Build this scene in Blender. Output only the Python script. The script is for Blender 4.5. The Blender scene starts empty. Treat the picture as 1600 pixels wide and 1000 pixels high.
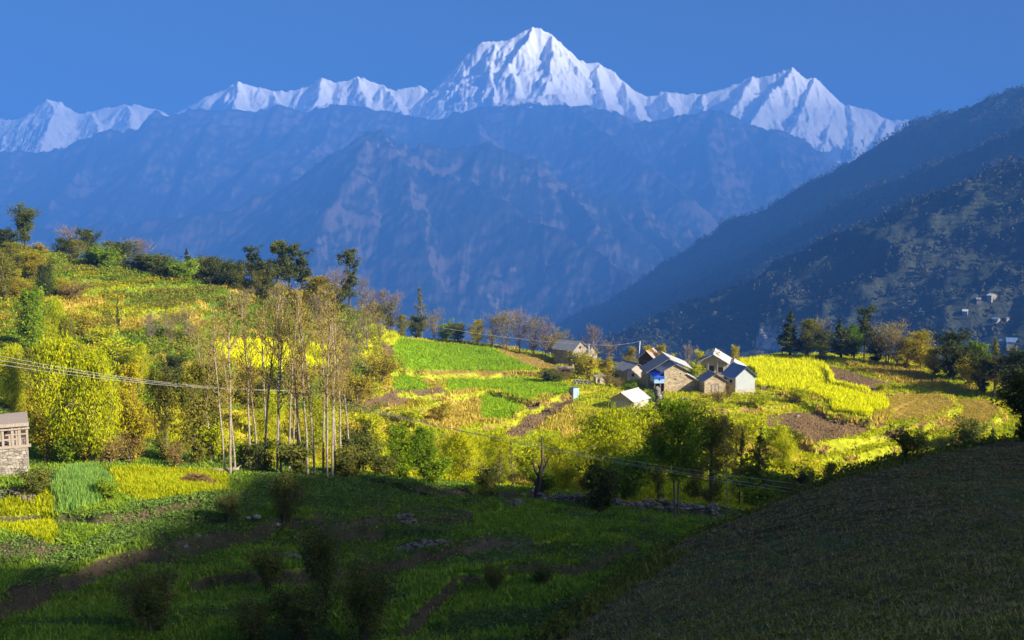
import bpy, math
import numpy as np
from mathutils import Vector
R = math.radians
rng = np.random.default_rng(11)
scene = bpy.context.scene
COL = scene.collection

# ------------------------------------------------------------------ camera, sky, sun, exposure
F = 1700.0                                   # focal length in pixels of the 1600 px wide photograph
PITCH = math.atan(200 / F)
CP, SP = math.cos(PITCH), math.sin(PITCH)
cd = bpy.data.cameras.new("camera"); cam = bpy.data.objects.new("camera", cd); COL.objects.link(cam)
cd.sensor_width = 36; cd.lens = 36 * F / 1600; cd.clip_start = .5; cd.clip_end = 90000
cam.rotation_euler = (R(90) - PITCH, 0, 0)
scene.camera = cam

SUN_AZ, SUN_EL = R(61), R(26)                # azimuth: to the right of straight behind the camera
TOSUN = np.array([math.sin(SUN_AZ) * math.cos(SUN_EL), -math.cos(SUN_AZ) * math.cos(SUN_EL), math.sin(SUN_EL)])
world = bpy.data.worlds.new("World"); scene.world = world; world.use_nodes = True
wn = world.node_tree.nodes; wl = world.node_tree.links
for n in list(wn): wn.remove(n)
sky = wn.new("ShaderNodeTexSky"); sky.sky_type = 'NISHITA'; sky.sun_disc = False
sky.sun_elevation = SUN_EL; sky.sun_rotation = math.atan2(TOSUN[0], TOSUN[1])
sky.altitude = 0; sky.air_density = 0.5; sky.dust_density = 6.5; sky.ozone_density = 6.5
hs = wn.new("ShaderNodeHueSaturation"); hs.inputs['Saturation'].default_value = 1.15
bg = wn.new("ShaderNodeBackground"); bg.inputs[1].default_value = 0.056
wo = wn.new("ShaderNodeOutputWorld")
wl.new(sky.outputs[0], hs.inputs['Color']); wl.new(hs.outputs[0], bg.inputs[0]); wl.new(bg.outputs[0], wo.inputs[0])
sd = bpy.data.lights.new("sun", 'SUN'); sd.energy = 5.0; sd.angle = R(.5); sd.color = (1, .90, .74)
sun = bpy.data.objects.new("sun", sd); COL.objects.link(sun)
sun.rotation_euler = Vector(TOSUN).to_track_quat('Z', 'Y').to_euler(); sun.location = (300, -300, 300)
vs = scene.view_settings; vs.view_transform = 'Standard'; vs.look = 'None'; vs.gamma = 1; vs.exposure = 1.46
vs.use_curve_mapping = False
HAZE_DENSITY, HAZE_COLOR = 2.5e-4, (.07, .245, .76)
cy = scene.cycles
cy.use_denoising = True; cy.max_bounces = 5; cy.diffuse_bounces = 3; cy.glossy_bounces = 2
cy.transmission_bounces = 3; cy.transparent_max_bounces = 8; cy.volume_bounces = 0
cy.caustics_reflective = False; cy.caustics_refractive = False
try: cy.denoiser = 'OPENIMAGEDENOISE'; cy.denoising_prefilter = 'ACCURATE'
except Exception: pass

# ------------------------------------------------------------------ projection helpers
def unproj(px, py, Y):
    u = (np.asarray(px, float) - 800) / F; v = (500 - np.asarray(py, float)) / F
    t = Y / (CP + v * SP)
    return np.stack([t * u, np.asarray(Y, float) + 0 * t, t * (v * CP - SP)], -1)
def proj(x, y, z):
    d = np.maximum(y * CP - z * SP, .1)
    return 800 + F * x / d, 500 - F * (y * SP + z * CP) / d

# ------------------------------------------------------------------ noise
def _h(ix, iy, s):
    h = (ix.astype(np.int64) * 374761393 + iy.astype(np.int64) * 668265263 + s * 974634777) & 0x7fffffff
    h = ((h ^ (h >> 13)) * 1274126177) & 0x7fffffff
    return ((h ^ (h >> 16)) & 0xffff) / 65535.0
def vn(x, y, s=0):
    x = np.asarray(x, float); y = np.asarray(y, float)
    ix = np.floor(x); iy = np.floor(y); fx = x - ix; fy = y - iy
    fx = fx * fx * fx * (fx * (fx * 6 - 15) + 10); fy = fy * fy * fy * (fy * (fy * 6 - 15) + 10)
    a = _h(ix, iy, s); b = _h(ix + 1, iy, s); c = _h(ix, iy + 1, s); d = _h(ix + 1, iy + 1, s)
    return (a * (1 - fx) + b * fx) * (1 - fy) + (c * (1 - fx) + d * fx) * fy * 1.0
def fbm(x, y, o=4, s=0, g=.5):
    t = 0; a = 1; n = 0
    for i in range(o):
        t = t + a * (vn(x, y, s + i * 17) * 2 - 1); n += a; a *= g; x = x * 2.03 + 5.1; y = y * 2.03 + 1.7
    return t / n
def ridged(x, y, o=4, s=0, g=.5):
    t = 0; a = 1; n = 0
    for i in range(o):
        t = t + a * (1 - np.abs(vn(x, y, s + i * 13) * 2 - 1)); n += a; a *= g; x = x * 2.1 + 3.1; y = y * 2.1 + 7.7
    return t / n
def sstep(a, b, x):
    t = np.clip((x - a) / (b - a), 0, 1); return t * t * (3 - 2 * t)

# ------------------------------------------------------------------ mesh helpers
class G:
    """collects vertices, faces, per-face material and a per-vertex random value, then links ONE mesh"""
    def __init__(s): s.v = []; s.f3 = []; s.f4 = []; s.m3 = []; s.m4 = []; s.a = []; s.n = 0
    def add(s, V, f3=None, f4=None, a=None, m=0):
        V = np.asarray(V, float).reshape(-1, 3)
        if f3 is not None and len(f3):
            f3 = np.asarray(f3, int).reshape(-1, 3) + s.n; s.f3.append(f3); s.m3.append(np.full(len(f3), m))
        if f4 is not None and len(f4):
            f4 = np.asarray(f4, int).reshape(-1, 4) + s.n; s.f4.append(f4); s.m4.append(np.full(len(f4), m))
        s.v.append(V); s.a.append(np.full(len(V), .5) if a is None else np.asarray(a, float)); s.n += len(V)
    def mesh(s, name, mats, smooth=False):
        me = bpy.data.meshes.new(name)
        V = np.concatenate(s.v); f3 = np.concatenate(s.f3) if s.f3 else np.zeros((0, 3), int)
        f4 = np.concatenate(s.f4) if s.f4 else np.zeros((0, 4), int)
        me.vertices.add(len(V)); me.vertices.foreach_set("co", V.astype(np.float32).ravel())
        nl = f3.size + f4.size; me.loops.add(nl); me.polygons.add(len(f3) + len(f4))
        me.loops.foreach_set("vertex_index", np.concatenate([f3.ravel(), f4.ravel()]).astype(np.int32))
        st = np.concatenate([np.arange(len(f3)) * 3, f3.size + np.arange(len(f4)) * 4]).astype(np.int32)
        me.polygons.foreach_set("loop_start", st)
        me.polygons.foreach_set("material_index", np.concatenate([np.concatenate(s.m3) if s.m3 else [], np.concatenate(s.m4) if s.m4 else []]).astype(np.int32))
        me.polygons.foreach_set("use_smooth", np.full(len(st), smooth))
        at = me.attributes.new("v", 'FLOAT', 'POINT'); at.data.foreach_set("value", np.concatenate(s.a).astype(np.float32))
        for m in (mats if isinstance(mats, (list, tuple)) else [mats]): me.materials.append(m)
        me.update(); me.validate()
        return me
    def obj(s, name, mats, parent=None, smooth=False):
        return link(name, s.mesh(name, mats, smooth), parent)
def link(name, data, parent=None):
    o = bpy.data.objects.new(name, data); COL.objects.link(o)
    if parent: o.parent = parent
    return o
def tag(o, label, cat, group=None):
    o['label'] = label; o['category'] = cat
    if group: o['group'] = group
    return o
def empty(name, loc, label, cat, group=None, rz=0):
    o = link(name, None); o.location = [float(c) for c in loc]; o.rotation_euler.z = rz; o.empty_display_size = .3
    return tag(o, label, cat, group)
def box(g, x0, x1, y0, y1, z0, z1, m=0):
    V = [(x, y, z) for z in (z0, z1) for x, y in ((x0, y0), (x1, y0), (x1, y1), (x0, y1))]
    g.add(V, f4=[(3, 2, 1, 0), (4, 5, 6, 7), (0, 1, 5, 4), (1, 2, 6, 5), (2, 3, 7, 6), (3, 0, 4, 7)], m=m)
def frames(P):
    T = np.gradient(P, axis=0); T /= np.linalg.norm(T, axis=1, keepdims=True) + 1e-9
    ref = np.array([0, 0, 1.]) if abs(T[0, 2]) < .9 else np.array([1., 0, 0])
    U = np.cross(T, ref); U /= np.linalg.norm(U, axis=1, keepdims=True) + 1e-9
    return U, np.cross(T, U)
def tube(g, P, r, n=6, m=0, a=.5):
    P = np.asarray(P, float); r = np.broadcast_to(np.asarray(r, float), (len(P),)); U, W = frames(P)
    th = np.arange(n) * 2 * math.pi / n
    V = (P[:, None] + r[:, None, None] * (np.cos(th)[None, :, None] * U[:, None] + np.sin(th)[None, :, None] * W[:, None])).reshape(-1, 3)
    i = np.arange(len(P) - 1)[:, None] * n; j = np.arange(n)[None]; k = (j + 1) % n
    f = np.stack([i + j, i + k, i + n + k, i + n + j], -1).reshape(-1, 4)
    V = np.concatenate([V, P[-1:]]); last = (len(P) - 1) * n
    t3 = [(last + q, last + (q + 1) % n, len(V) - 1) for q in range(n)]
    g.add(V, f3=t3, f4=f, m=m, a=np.full(len(V), a))
def blob(g, c, r, s=(1, 1, 1), seed=0, n=6, m=0, rough=.35):
    """lumpy stone"""
    rg = np.random.default_rng(seed); k = n + 3
    th = np.linspace(0, math.pi, n); ph = np.arange(k) * 2 * math.pi / k
    T, P = np.meshgrid(th, ph, indexing='ij')
    rr = r * (1 + rough * (rg.random(T.shape) - .5)); rr[0] = rr[0, 0]; rr[-1] = rr[-1, 0]
    V = np.stack([rr * np.sin(T) * np.cos(P) * s[0], rr * np.sin(T) * np.sin(P) * s[1], rr * np.cos(T) * s[2]], -1).reshape(-1, 3) + np.asarray(c)
    i = np.arange(n - 1)[:, None] * k; j = np.arange(k)[None]; q = (j + 1) % k
    g.add(V, f4=np.stack([i + j, i + k + j, i + k + q, i + q], -1).reshape(-1, 4), a=np.full(len(V), rg.random()), m=m)

# ------------------------------------------------------------------ materials
class N:
    def __init__(s, name):
        s.m = bpy.data.materials.new(name); s.m.use_nodes = True; s.t = s.m.node_tree
        for n in list(s.t.nodes): s.t.nodes.remove(n)
        s.out = s.n("ShaderNodeOutputMaterial")
    def n(s, t, **k):
        x = s.t.nodes.new(t)
        for a, b in k.items(): setattr(x, a, b)
        return x
    def l(s, a, b): s.t.links.new(a, b)
    def pos(s, obj=True): return s.n("ShaderNodeTexCoord").outputs['Object' if obj else 'Generated']
    def noise(s, vec, scale, detail=4, rough=.55, sc=None):
        if sc:
            mp = s.n("ShaderNodeMapping"); mp.inputs['Scale'].default_value = sc; s.l(vec, mp.inputs[0]); vec = mp.outputs[0]
        x = s.n("ShaderNodeTexNoise"); x.inputs['Scale'].default_value = scale; x.inputs['Detail'].default_value = detail
        x.inputs['Roughness'].default_value = rough; s.l(vec, x.inputs['Vector']); return x.outputs['Fac']
    def ramp(s, fac, stops):
        x = s.n("ShaderNodeValToRGB"); e = x.color_ramp.elements
        while len(e) < len(stops): e.new(.5)
        for el, (p, c) in zip(e, stops): el.position = p; el.color = (*c, 1) if len(c) == 3 else c
        s.l(fac, x.inputs[0]); return x.outputs[0]
    def mix(s, fac, a, b, bt='MIX'):
        x = s.n("ShaderNodeMix", data_type='RGBA', blend_type=bt)
        for sock, val in ((x.inputs[0], fac), (x.inputs[6], a), (x.inputs[7], b)):
            if isinstance(val, (int, float)): sock.default_value = val
            elif isinstance(val, tuple): sock.default_value = (*val, 1)
            else: s.l(val, sock)
        return x.outputs[2]
    def math(s, op, a, b=0.):
        x = s.n("ShaderNodeMath", operation=op)
        for sock, val in ((x.inputs[0], a), (x.inputs[1], b)):
            if isinstance(val, (int, float)): sock.default_value = val
            else: s.l(val, sock)
        return x.outputs[0]
    def attr(s, name, o='Fac'):
        return s.n("ShaderNodeAttribute", attribute_name=name).outputs[o]
    def bump(s, h, strength, dist):
        x = s.n("ShaderNodeBump"); x.inputs['Strength'].default_value = strength; x.inputs['Distance'].default_value = dist
        s.l(h, x.inputs['Height']); return x.outputs[0]
    def surf(s, col, rough=.9, nrm=None, spec=.2, metal=0):
        p = s.n("ShaderNodeBsdfPrincipled")
        if isinstance(col, tuple): p.inputs['Base Color'].default_value = (*col, 1)
        else: s.l(col, p.inputs['Base Color'])
        p.inputs['Roughness'].default_value = rough; p.inputs['Specular IOR Level'].default_value = spec; p.inputs['Metallic'].default_value = metal
        if nrm is not None: s.l(nrm, p.inputs['Normal'])
        s.l(p.outputs[0], s.out.inputs[0]); return s.m

def leafmat(name, c1, c2, c3, tr=.35):
    """leaves: three tones mixed leaf by leaf, whole plants differ a little"""
    k = N(name); v = k.attr("v")
    rnd = k.n("ShaderNodeObjectInfo").outputs['Random']
    big = k.noise(k.pos(), 1.3, 2)
    f = k.math('ADD', k.math('MULTIPLY', v, .6), k.math('ADD', k.math('MULTIPLY', big, .55), k.math('MULTIPLY', rnd, .25)))
    c = k.ramp(f, [(.2, c1), (.62, c2), (1.0, c3)])
    d = k.n("ShaderNodeBsdfDiffuse"); t = k.n("ShaderNodeBsdfTranslucent"); mx = k.n("ShaderNodeMixShader")
    k.l(c, d.inputs[0]); k.l(c, t.inputs[0]); mx.inputs[0].default_value = tr
    k.l(d.outputs[0], mx.inputs[1]); k.l(t.outputs[0], mx.inputs[2]); k.l(mx.outputs[0], k.out.inputs[0]); return k.m
def noisemat(name, c1, c2, scale, bump=.3, dist=.05, sc=None, rough=.9, spec=.2, detail=5, metal=0):
    k = N(name); p = k.pos(); f = k.noise(p, scale, detail, .6, sc); f2 = k.noise(p, scale * 6, 3, .6, sc)
    ff = k.math('ADD', k.math('MULTIPLY', f, .65), k.math('MULTIPLY', f2, .35))
    return k.surf(k.ramp(ff, [(.34, c1), (.66, c2)]), rough, k.bump(ff, bump, dist), spec, metal)
def stonemat(name, c1, c2, c3, scale=2.2):
    k = N(name); p = k.pos()
    mp = k.n("ShaderNodeMapping"); mp.inputs['Scale'].default_value = (1, 1, 2.2); k.l(p, mp.inputs[0])
    vo = k.n("ShaderNodeTexVoronoi"); vo.inputs['Scale'].default_value = scale; k.l(mp.outputs[0], vo.inputs['Vector'])
    ve = k.n("ShaderNodeTexVoronoi", feature='DISTANCE_TO_EDGE'); ve.inputs['Scale'].default_value = scale; k.l(mp.outputs[0], ve.inputs['Vector'])
    sep = k.n("ShaderNodeSeparateColor"); k.l(vo.outputs['Color'], sep.inputs[0])
    c = k.ramp(sep.outputs[0], [(0, c1), (.5, c2), (1, c3)])
    e = k.ramp(ve.outputs[0], [(0, (.35, .35, .35)), (.07, (1, 1, 1))])
    c = k.mix(1., c, e, 'MULTIPLY')
    c = k.mix(k.noise(p, 7, 4), c, (.10, .085, .06)) if False else c
    return k.surf(c, .95, k.bump(e, .6, .05))
def sheetmat(name, c1, c2, pitch=7, rough=.55, metal=.0, axis='X', spec=.4, wear=(.25, .17, .12), wearamt=.5):
    """corrugated sheet or boards with weathering"""
    k = N(name); p = k.pos()
    wv = k.n("ShaderNodeTexWave", bands_direction=axis); wv.inputs['Scale'].default_value = pitch; wv.inputs['Distortion'].default_value = .3; k.l(p, wv.inputs[0])
    c = k.mix(k.noise(p, 1.1, 4), c1, c2)
    w = k.ramp(k.noise(p, 2.3, 5, .65), [(.52, (0, 0, 0)), (.72, (wearamt,) * 3)])
    c = k.mix(w, c, wear)
    return k.surf(c, rough, k.bump(wv.outputs['Fac'], .5, .05), spec, metal)

M = {}
M['bark'] = noisemat('bark', (.10, .075, .05), (.24, .19, .13), 3, sc=(3, 3, .6))
M['birch_bark'] = noisemat('birch_bark', (.12, .095, .065), (.46, .39, .28), 2.2, sc=(1, 1, 2.5))
M['dark_bark'] = noisemat('dark_bark', (.04, .03, .022), (.10, .08, .06), 3, sc=(3, 3, .6))
M['grey_twig'] = noisemat('grey_twig', (.13, .10, .085), (.28, .22, .18), 3)
M['gold_twig'] = noisemat('gold_twig', (.20, .13, .05), (.34, .25, .09), 3)
M['leaf_willow'] = leafmat('willow_leaf', (.20, .26, .010), (.42, .47, .012), (.62, .60, .015))
M['leaf_gold'] = leafmat('gold_leaf', (.19, .14, .015), (.36, .29, .016), (.54, .48, .02))
M['leaf_olive'] = leafmat('olive_leaf', (.11, .12, .02), (.20, .20, .025), (.34, .31, .03))
M['leaf_green'] = leafmat('green_leaf', (.08, .15, .012), (.15, .25, .016), (.30, .40, .02))
M['leaf_dark'] = leafmat('evergreen_leaf', (.035, .05, .014), (.065, .085, .02), (.15, .165, .03), .25)
M['far_wood'] = leafmat('far_wood', (.04, .05, .03), (.056, .062, .038), (.078, .078, .05), .1)
M['leaf_conifer'] = leafmat('conifer_needle', (.045, .065, .02), (.08, .105, .028), (.18, .19, .04), .2)
M['leaf_brown'] = leafmat('dry_brush', (.17, .11, .04), (.28, .19, .06), (.40, .29, .09), .25)
M['leaf_shade'] = leafmat('thicket_leaf', (.06, .08, .018), (.11, .135, .025), (.24, .23, .035), .3)
M['mustard'] = leafmat('mustard_flower', (.46, .50, .008), (.72, .74, .008), (.82, .80, .01), .3)
M['grass_lit'] = leafmat('meadow_grass', (.26, .30, .010), (.44, .48, .012), (.60, .55, .02), .35)
M['grass_hill'] = leafmat('hill_grass', (.08, .15, .012), (.17, .26, .014), (.33, .37, .02), .35)
M['grass_green'] = leafmat('field_grass', (.16, .30, .01), (.24, .42, .012), (.36, .50, .015), .35)
M['grass_dry'] = leafmat('dry_grass', (.42, .32, .05), (.55, .42, .06), (.62, .50, .10), .3)
M['grass_shade'] = leafmat('terrace_grass', (.11, .20, .026), (.21, .34, .036), (.44, .49, .05), .3)
M['grass_teal'] = leafmat('barley_grass', (.12, .24, .05), (.20, .36, .07), (.36, .46, .08), .3)
M['crop_leaf'] = leafmat('potato_leaf', (.06, .12, .025), (.11, .20, .035), (.22, .30, .06), .25)
M['sprout'] = leafmat('pale_sprout', (.11, .14, .03), (.27, .25, .07), (.55, .44, .17), .3)
M['stone_wall'] = stonemat('house_stone', (.32, .25, .16), (.46, .37, .24), (.56, .46, .31), 2.4)
M['stone_dark'] = stonemat('field_stone', (.12, .10, .085), (.20, .17, .14), (.30, .26, .22), 2.2)
M['stone_grey'] = stonemat('dry_stone', (.20, .17, .135), (.32, .28, .225), (.42, .37, .30), 2.6)
M['rock'] = noisemat('boulder', (.09, .07, .055), (.24, .19, .155), 2.5, .5)
M['white_rock'] = noisemat('pale_boulder', (.16, .15, .14), (.34, .32, .30), 2.5, .5)
M['slate'] = sheetmat('slate_roof', (.17, .18, .20), (.30, .31, .34), 5, .7)
M['tin'] = sheetmat('tin_roof', (.52, .50, .50), (.72, .70, .68), 7, .5, .1)
M['tin_blue'] = sheetmat('blue_tin_roof', (.10, .18, .32), (.18, .27, .42), 7, .45, .0, wear=(.2, .25, .35), wearamt=.35)
M['tin_rust'] = sheetmat('rusty_tin_roof', (.42, .27, .19), (.58, .43, .35), 7, .7, wear=(.25, .10, .05), wearamt=.6)
M['blue_sheet'] = sheetmat('blue_sheet', (.01, .06, .50), (.015, .09, .62), 2, .5, wear=(.02, .08, .5), wearamt=.2)
M['pale_blue'] = sheetmat('pale_blue_boards', (.26, .45, .70), (.38, .56, .78), 3.5, .7, wear=(.5, .6, .7), wearamt=.4)
M['white_board'] = sheetmat('white_boards', (.36, .40, .42), (.50, .53, .53), 4, .8, axis='Z', wear=(.4, .38, .33), wearamt=.35)
M['plaster'] = noisemat('plaster', (.34, .29, .23), (.52, .46, .38), 1.5, .15)
M['wood'] = noisemat('old_wood', (.12, .085, .06), (.28, .21, .15), 3, .4, sc=(6, 6, .7))
M['wood_pale'] = noisemat('pale_wood', (.24, .19, .145), (.44, .37, .30), 3, .4, sc=(6, 6, .7))
M['dark_wood'] = noisemat('dark_wood', (.03, .022, .018), (.075, .055, .042), 3, .4, sc=(6, 6, .7))
M['dark'] = noisemat('dark_opening', (.012, .01, .01), (.03, .026, .024), 3)
M['concrete_pole'] = noisemat('pole_paint', (.62, .60, .56), (.78, .76, .72), 3, .1)
M['wire'] = noisemat('cable', (.40, .38, .34), (.55, .52, .46), 1, .0, rough=.5)

# ------------------------------------------------------------------ near terrain: height as a function of x, y
CTRL = [  # photo x, photo y, distance of ground seen there
 (-250,1000,42),(0,1000,42),(300,1000,42.5),(700,1000,44),(900,980,46),(0,900,50),(300,880,53),(700,860,57),(950,850,60),(-200,880,52),
 (0,790,60),(200,790,62),(350,745,76),(530,742,82),(700,765,86),(850,770,90),(1000,790,92),(1150,800,95),(20,745,65),(-200,740,68),(180,735,72),
 (600,700,132),(350,690,112),(800,700,144),(950,720,140),(1100,705,145),(1250,735,146),(1300,730,150),(1300,690,160),(1300,650,175),(1300,610,195),
 (1300,580,212),(950,680,157),(970,638,172),(830,650,165),(1060,615,192),(1150,615,192),(900,620,180),(700,610,185),(620,620,170),(550,650,150),
 (700,560,225),(700,540,232),(600,505,215),(620,560,200),(560,490,200),(480,470,190),(300,430,190),(150,420,190),(40,390,185),(0,385,185),(-150,370,180),
 (150,470,165),(270,480,165),(0,520,140),(100,600,110),(100,700,84),(250,560,140),(250,640,115),(350,600,140),(450,560,170),(420,640,130),(550,600,168),
 (-150,560,120),(-200,450,150),(800,548,235),(900,562,232),(1000,580,220),(1100,575,222),(1200,560,232),(1180,600,203),(1400,600,203),(1500,610,195),(1550,640,178),(1400,650,176),
 (1400,700,158),(1500,680,163),(1580,620,190),(1600,600,202),(1450,570,222),(1350,555,236),(1550,590,210),(1700,640,180),(1750,590,205),(1700,700,160),
 (1000,690,156),(1150,660,168),(1220,620,190),(450,500,188),(1450,730,150),(1600,730,150)]
P0 = [unproj(*c) for c in CTRL]
for px, py, Y in [(-150,365,185),(0,382,190),(150,415,195),(300,428,195),(480,468,195),(600,500,220),(700,538,237),(800,546,240),(900,560,237),(1000,578,226),(1100,572,228),(1200,556,237),(1350,553,240),(1450,566,228),(1550,586,216),(1700,584,212)]:
    b = unproj(px, py, Y); x, y, z = b
    for dy, dz in ((30, -9), (80, -42), (170, -110)): P0.append(np.array([x * (y + dy) / y, y + dy, z + dz]))
P0 += [np.array(p) for p in [(0, 8, -7.), (-12, 20, -13.), (-22, 32, -16.), (10, 25, -15.), (20, 40, -18.), (35, 60, -22.), (55, 90, -30.), (0, 28, -15.5), (70, 60, -22.)]]
P0 = np.array(P0)
HILL = [(1600,1000,15),(1200,1000,22),(830,1000,36),(1600,850,30),(1600,685,62),(1420,712,57),(1300,747,53),(1180,795,51),(1060,845,50),(1000,890,45),(950,920,42),
        (870,975,38),(1200,900,35.5),(1400,900,27),(1400,780,43),(1800,660,66),(1900,900,25),(1800,760,44),(700,1090,32)]
P1 = np.array([unproj(*c) for c in HILL] + [np.array((0, 0, -1.9)), np.array((-6, 8, -6.)), np.array((12, -5, -1.)), np.array((-10, 20, -12.))])
class TPS:
    def __init__(s, P, lam):
        s.c = P[:, :2] / 50.; n = len(P)
        K = s.k(s.c, s.c) + lam * np.eye(n); Q = np.c_[np.ones(n), s.c]
        A = np.block([[K, Q], [Q.T, np.zeros((3, 3))]]); s.w = np.linalg.solve(A, np.r_[P[:, 2], 0, 0, 0])
    def k(s, a, b):
        d = ((a[:, None] - b[None]) ** 2).sum(-1); return .5 * d * np.log(d + 1e-9)
    def __call__(s, x, y):
        q = np.stack([np.ravel(x), np.ravel(y)], -1) / 50.; o = np.empty(len(q))
        for i in range(0, len(q), 60000):
            c = q[i:i + 60000]; o[i:i + 60000] = s.k(c, s.c) @ s.w[:-3] + s.w[-3] + c @ s.w[-2:]
        return o.reshape(np.shape(x))
T0 = TPS(P0, .02); T1 = TPS(P1, .004)
# banks of the lower terraces: the ground in front of each line lies a step lower
_t = np.exp(np.linspace(math.log(25), math.log(250), 900))
def hit0(px, py):
    q = unproj(px, py, _t); i = int(np.argmax(q[:, 2] <= T0(q[:, 0], q[:, 1]))); return q[i, :2]
BANKS = [([(-120,960),(0,932),(120,884),(200,853),(330,819),(440,801),(530,808)], .9), ([(250,885),(330,872),(430,866),(530,862),(620,855),(715,843),(800,832)], .8), ([(590,985),(645,937),(720,892),(830,872),(930,854),(1010,838)], .7),
         ([(560,745),(650,762),(760,768),(850,772),(950,780),(1060,792),(1140,800)], .9), ([(430,806),(520,812),(600,806),(690,798),(760,790)], .6), ([(-60,800),(60,786),(150,800),(230,790),(330,772)], .6)]
BANKS += [([(1195,669),(1240,677),(1270,695),(1340,684),(1394,669)], 1.1), ([(1265,709),(1340,704),(1395,691),(1432,675)], 1.1), ([(1330,724),(1402,706),(1450,690)], 1.0), ([(1364,655),(1440,659),(1476,647),(1496,629),(1480,614)], 1.0),
          ([(1428,672),(1490,676),(1550,663),(1570,640),(1550,622)], 1.0), ([(1180,607),(1237,613),(1300,646),(1358,655),(1390,640)], .8), ([(1286,575),(1300,600),(1350,612),(1400,610)], .7), ([(1100,700),(1180,690),(1240,712),(1290,735)], 1.2),
          ([(690,614),(760,608),(830,624),(900,613)], .9), ([(600,577),(700,580),(800,581),(850,582)], .9), ([(610,612),(660,612),(700,614)], .8), ([(745,665),(800,652),(822,636),(860,622)], .9), ([(560,642),(640,634),(705,618)], .9), ([(880,694),(925,660),(960,650)], 1.0), ([(1030,632),(1130,640),(1200,632)], .9)]
BANKW = [(np.array([hit0(*q) for q in pts]), st) for pts, st in BANKS]
EDGE = np.array([unproj(*c)[:2] for c in [(1900,650,70),(1800,660,66),(1600,685,62),(1420,712,57),(1300,747,53),(1180,795,51),(1060,845,50),(1000,890,45),(950,920,42),(870,975,38),(830,1000,36),(700,1090,32),(500,1400,20),(0,2600,9)]])
HPOLY = np.concatenate([EDGE, [(-8, -10), (60, -10), (80, 40)]])
def inpoly(x, y, poly):
    ins = np.zeros(np.shape(x), bool); n = len(poly)
    for i in range(n):
        x0, y0 = poly[i]; x1, y1 = poly[(i + 1) % n]
        if y0 == y1: continue
        c = ((y0 > y) != (y1 > y)) & (x < (x1 - x0) * (y - y0) / (y1 - y0) + x0); ins ^= c
    return ins
def dpoly(x, y, pl):
    d = np.full(np.shape(x), 1e9)
    for (x0, y0), (x1, y1) in zip(pl[:-1], pl[1:]):
        dx, dy = x1 - x0, y1 - y0; t = np.clip(((x - x0) * dx + (y - y0) * dy) / (dx * dx + dy * dy + 1e-9), 0, 1)
        d = np.minimum(d, np.hypot(x - x0 - t * dx, y - y0 - t * dy))
    return d
def terrain(x, y, full=False):
    x = np.asarray(x, float); y = np.asarray(y, float)
    z = T0(x, y)
    far = np.maximum(y - 410, 0); z = np.where(y > 410, np.maximum(T0(x * np.where(y > 410, 410 / np.maximum(y, 1), 1), np.minimum(y, 410)) - far * .75, -620), z)
    # terraces: flats and risers along the contours
    wq = sstep(112, 135, y) * (1 - sstep(232, 250, y)) * .6 + .85 * (1 - sstep(84, 92, y)) * sstep(35, 45, y)
    h = np.where(y > 100, 1.5, 1.1); q = z / h + 1.3 * fbm(x / 26, y / 26, 3, 5); k = np.floor(q); f = q - k
    z = z + wq * h * (sstep(.62, .98, f) - f)
    z = z + .35 * fbm(x / 9, y / 9, 4, 3) * sstep(20, 45, y) + .10 * fbm(x / 1.1, y / 1.1, 3, 9)
    bank = np.zeros(np.shape(z), bool)
    if np.any(y < 245):
        m = (y < 245) & (y > 30); xm, ym = x[m], y[m]; xm = xm + .5 * fbm(xm / 2.5, ym / 2.5, 3, 91); ym = ym + .5 * fbm(xm / 2.5, ym / 2.5, 3, 93); wd = np.maximum(.55, ym * .0052); dz = np.zeros(xm.shape); bk = np.zeros(xm.shape, bool)
        for pl, st in BANKW:
            d = np.full(xm.shape, 1e9); sg = np.zeros(xm.shape)
            for (x0, y0), (x1, y1) in zip(pl[:-1], pl[1:]):
                dx, dy = x1 - x0, y1 - y0; t = ((xm - x0) * dx + (ym - y0) * dy) / (dx * dx + dy * dy); tc = np.clip(t, 0, 1)
                dd = np.hypot(xm - x0 - tc * dx, ym - y0 - tc * dy); b = dd < d; d = np.where(b, dd, d); sg = np.where(b, np.sign((xm - x0) * dy - (ym - y0) * dx), sg)
            L_ = np.hypot(*(pl[0] - pl[-1])); en = np.minimum(np.hypot(xm - pl[0, 0], ym - pl[0, 1]), np.hypot(xm - pl[-1, 0], ym - pl[-1, 1])); fade = sstep(0, 2.5, en)
            f_ = np.where(sg > 0, -sstep(0, 1, d / wd) * np.exp(-np.maximum(d - wd, 0) / 5) * .8, .2 * np.exp(-d / 2)); dz += st * f_ * fade; bk |= (sg > 0) & (d < wd * .95) & (fade > .4)
        z = np.array(z); z[m] += dz; bank[m] = bk
    near = y < 140
    if near.any() if np.ndim(y) else near:
        zh = T1(x, y); d = dpoly(x, y, EDGE); ins = inpoly(x, y, HPOLY)
        zh = zh + .16 * fbm(x / 3.5, y / 3.5, 3, 21) + .09 * fbm(x / .55, y / .55, 3, 22) + .035 * np.sin(7.5 * (x * .45 + y * .9) + 3 * fbm(x / 4, y / 4, 2, 27))
        d = np.maximum(d + .5 * fbm(x / 3, y / 3, 2, 8), 0)
        zh = np.where(ins, zh - .25 * np.exp(-d / .6), T1(x, y) * 1 - .25 - .46 * d + .25 * fbm(x / 1.6, y / 1.6, 3, 23))
        hm = near & (zh > z); z = np.where(hm, zh, z)
    else: hm = np.zeros(np.shape(x), bool); ins = hm
    return (z, hm, ins, bank & ~hm) if full else z
TT = np.exp(np.linspace(math.log(9), math.log(420), 900))
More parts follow.
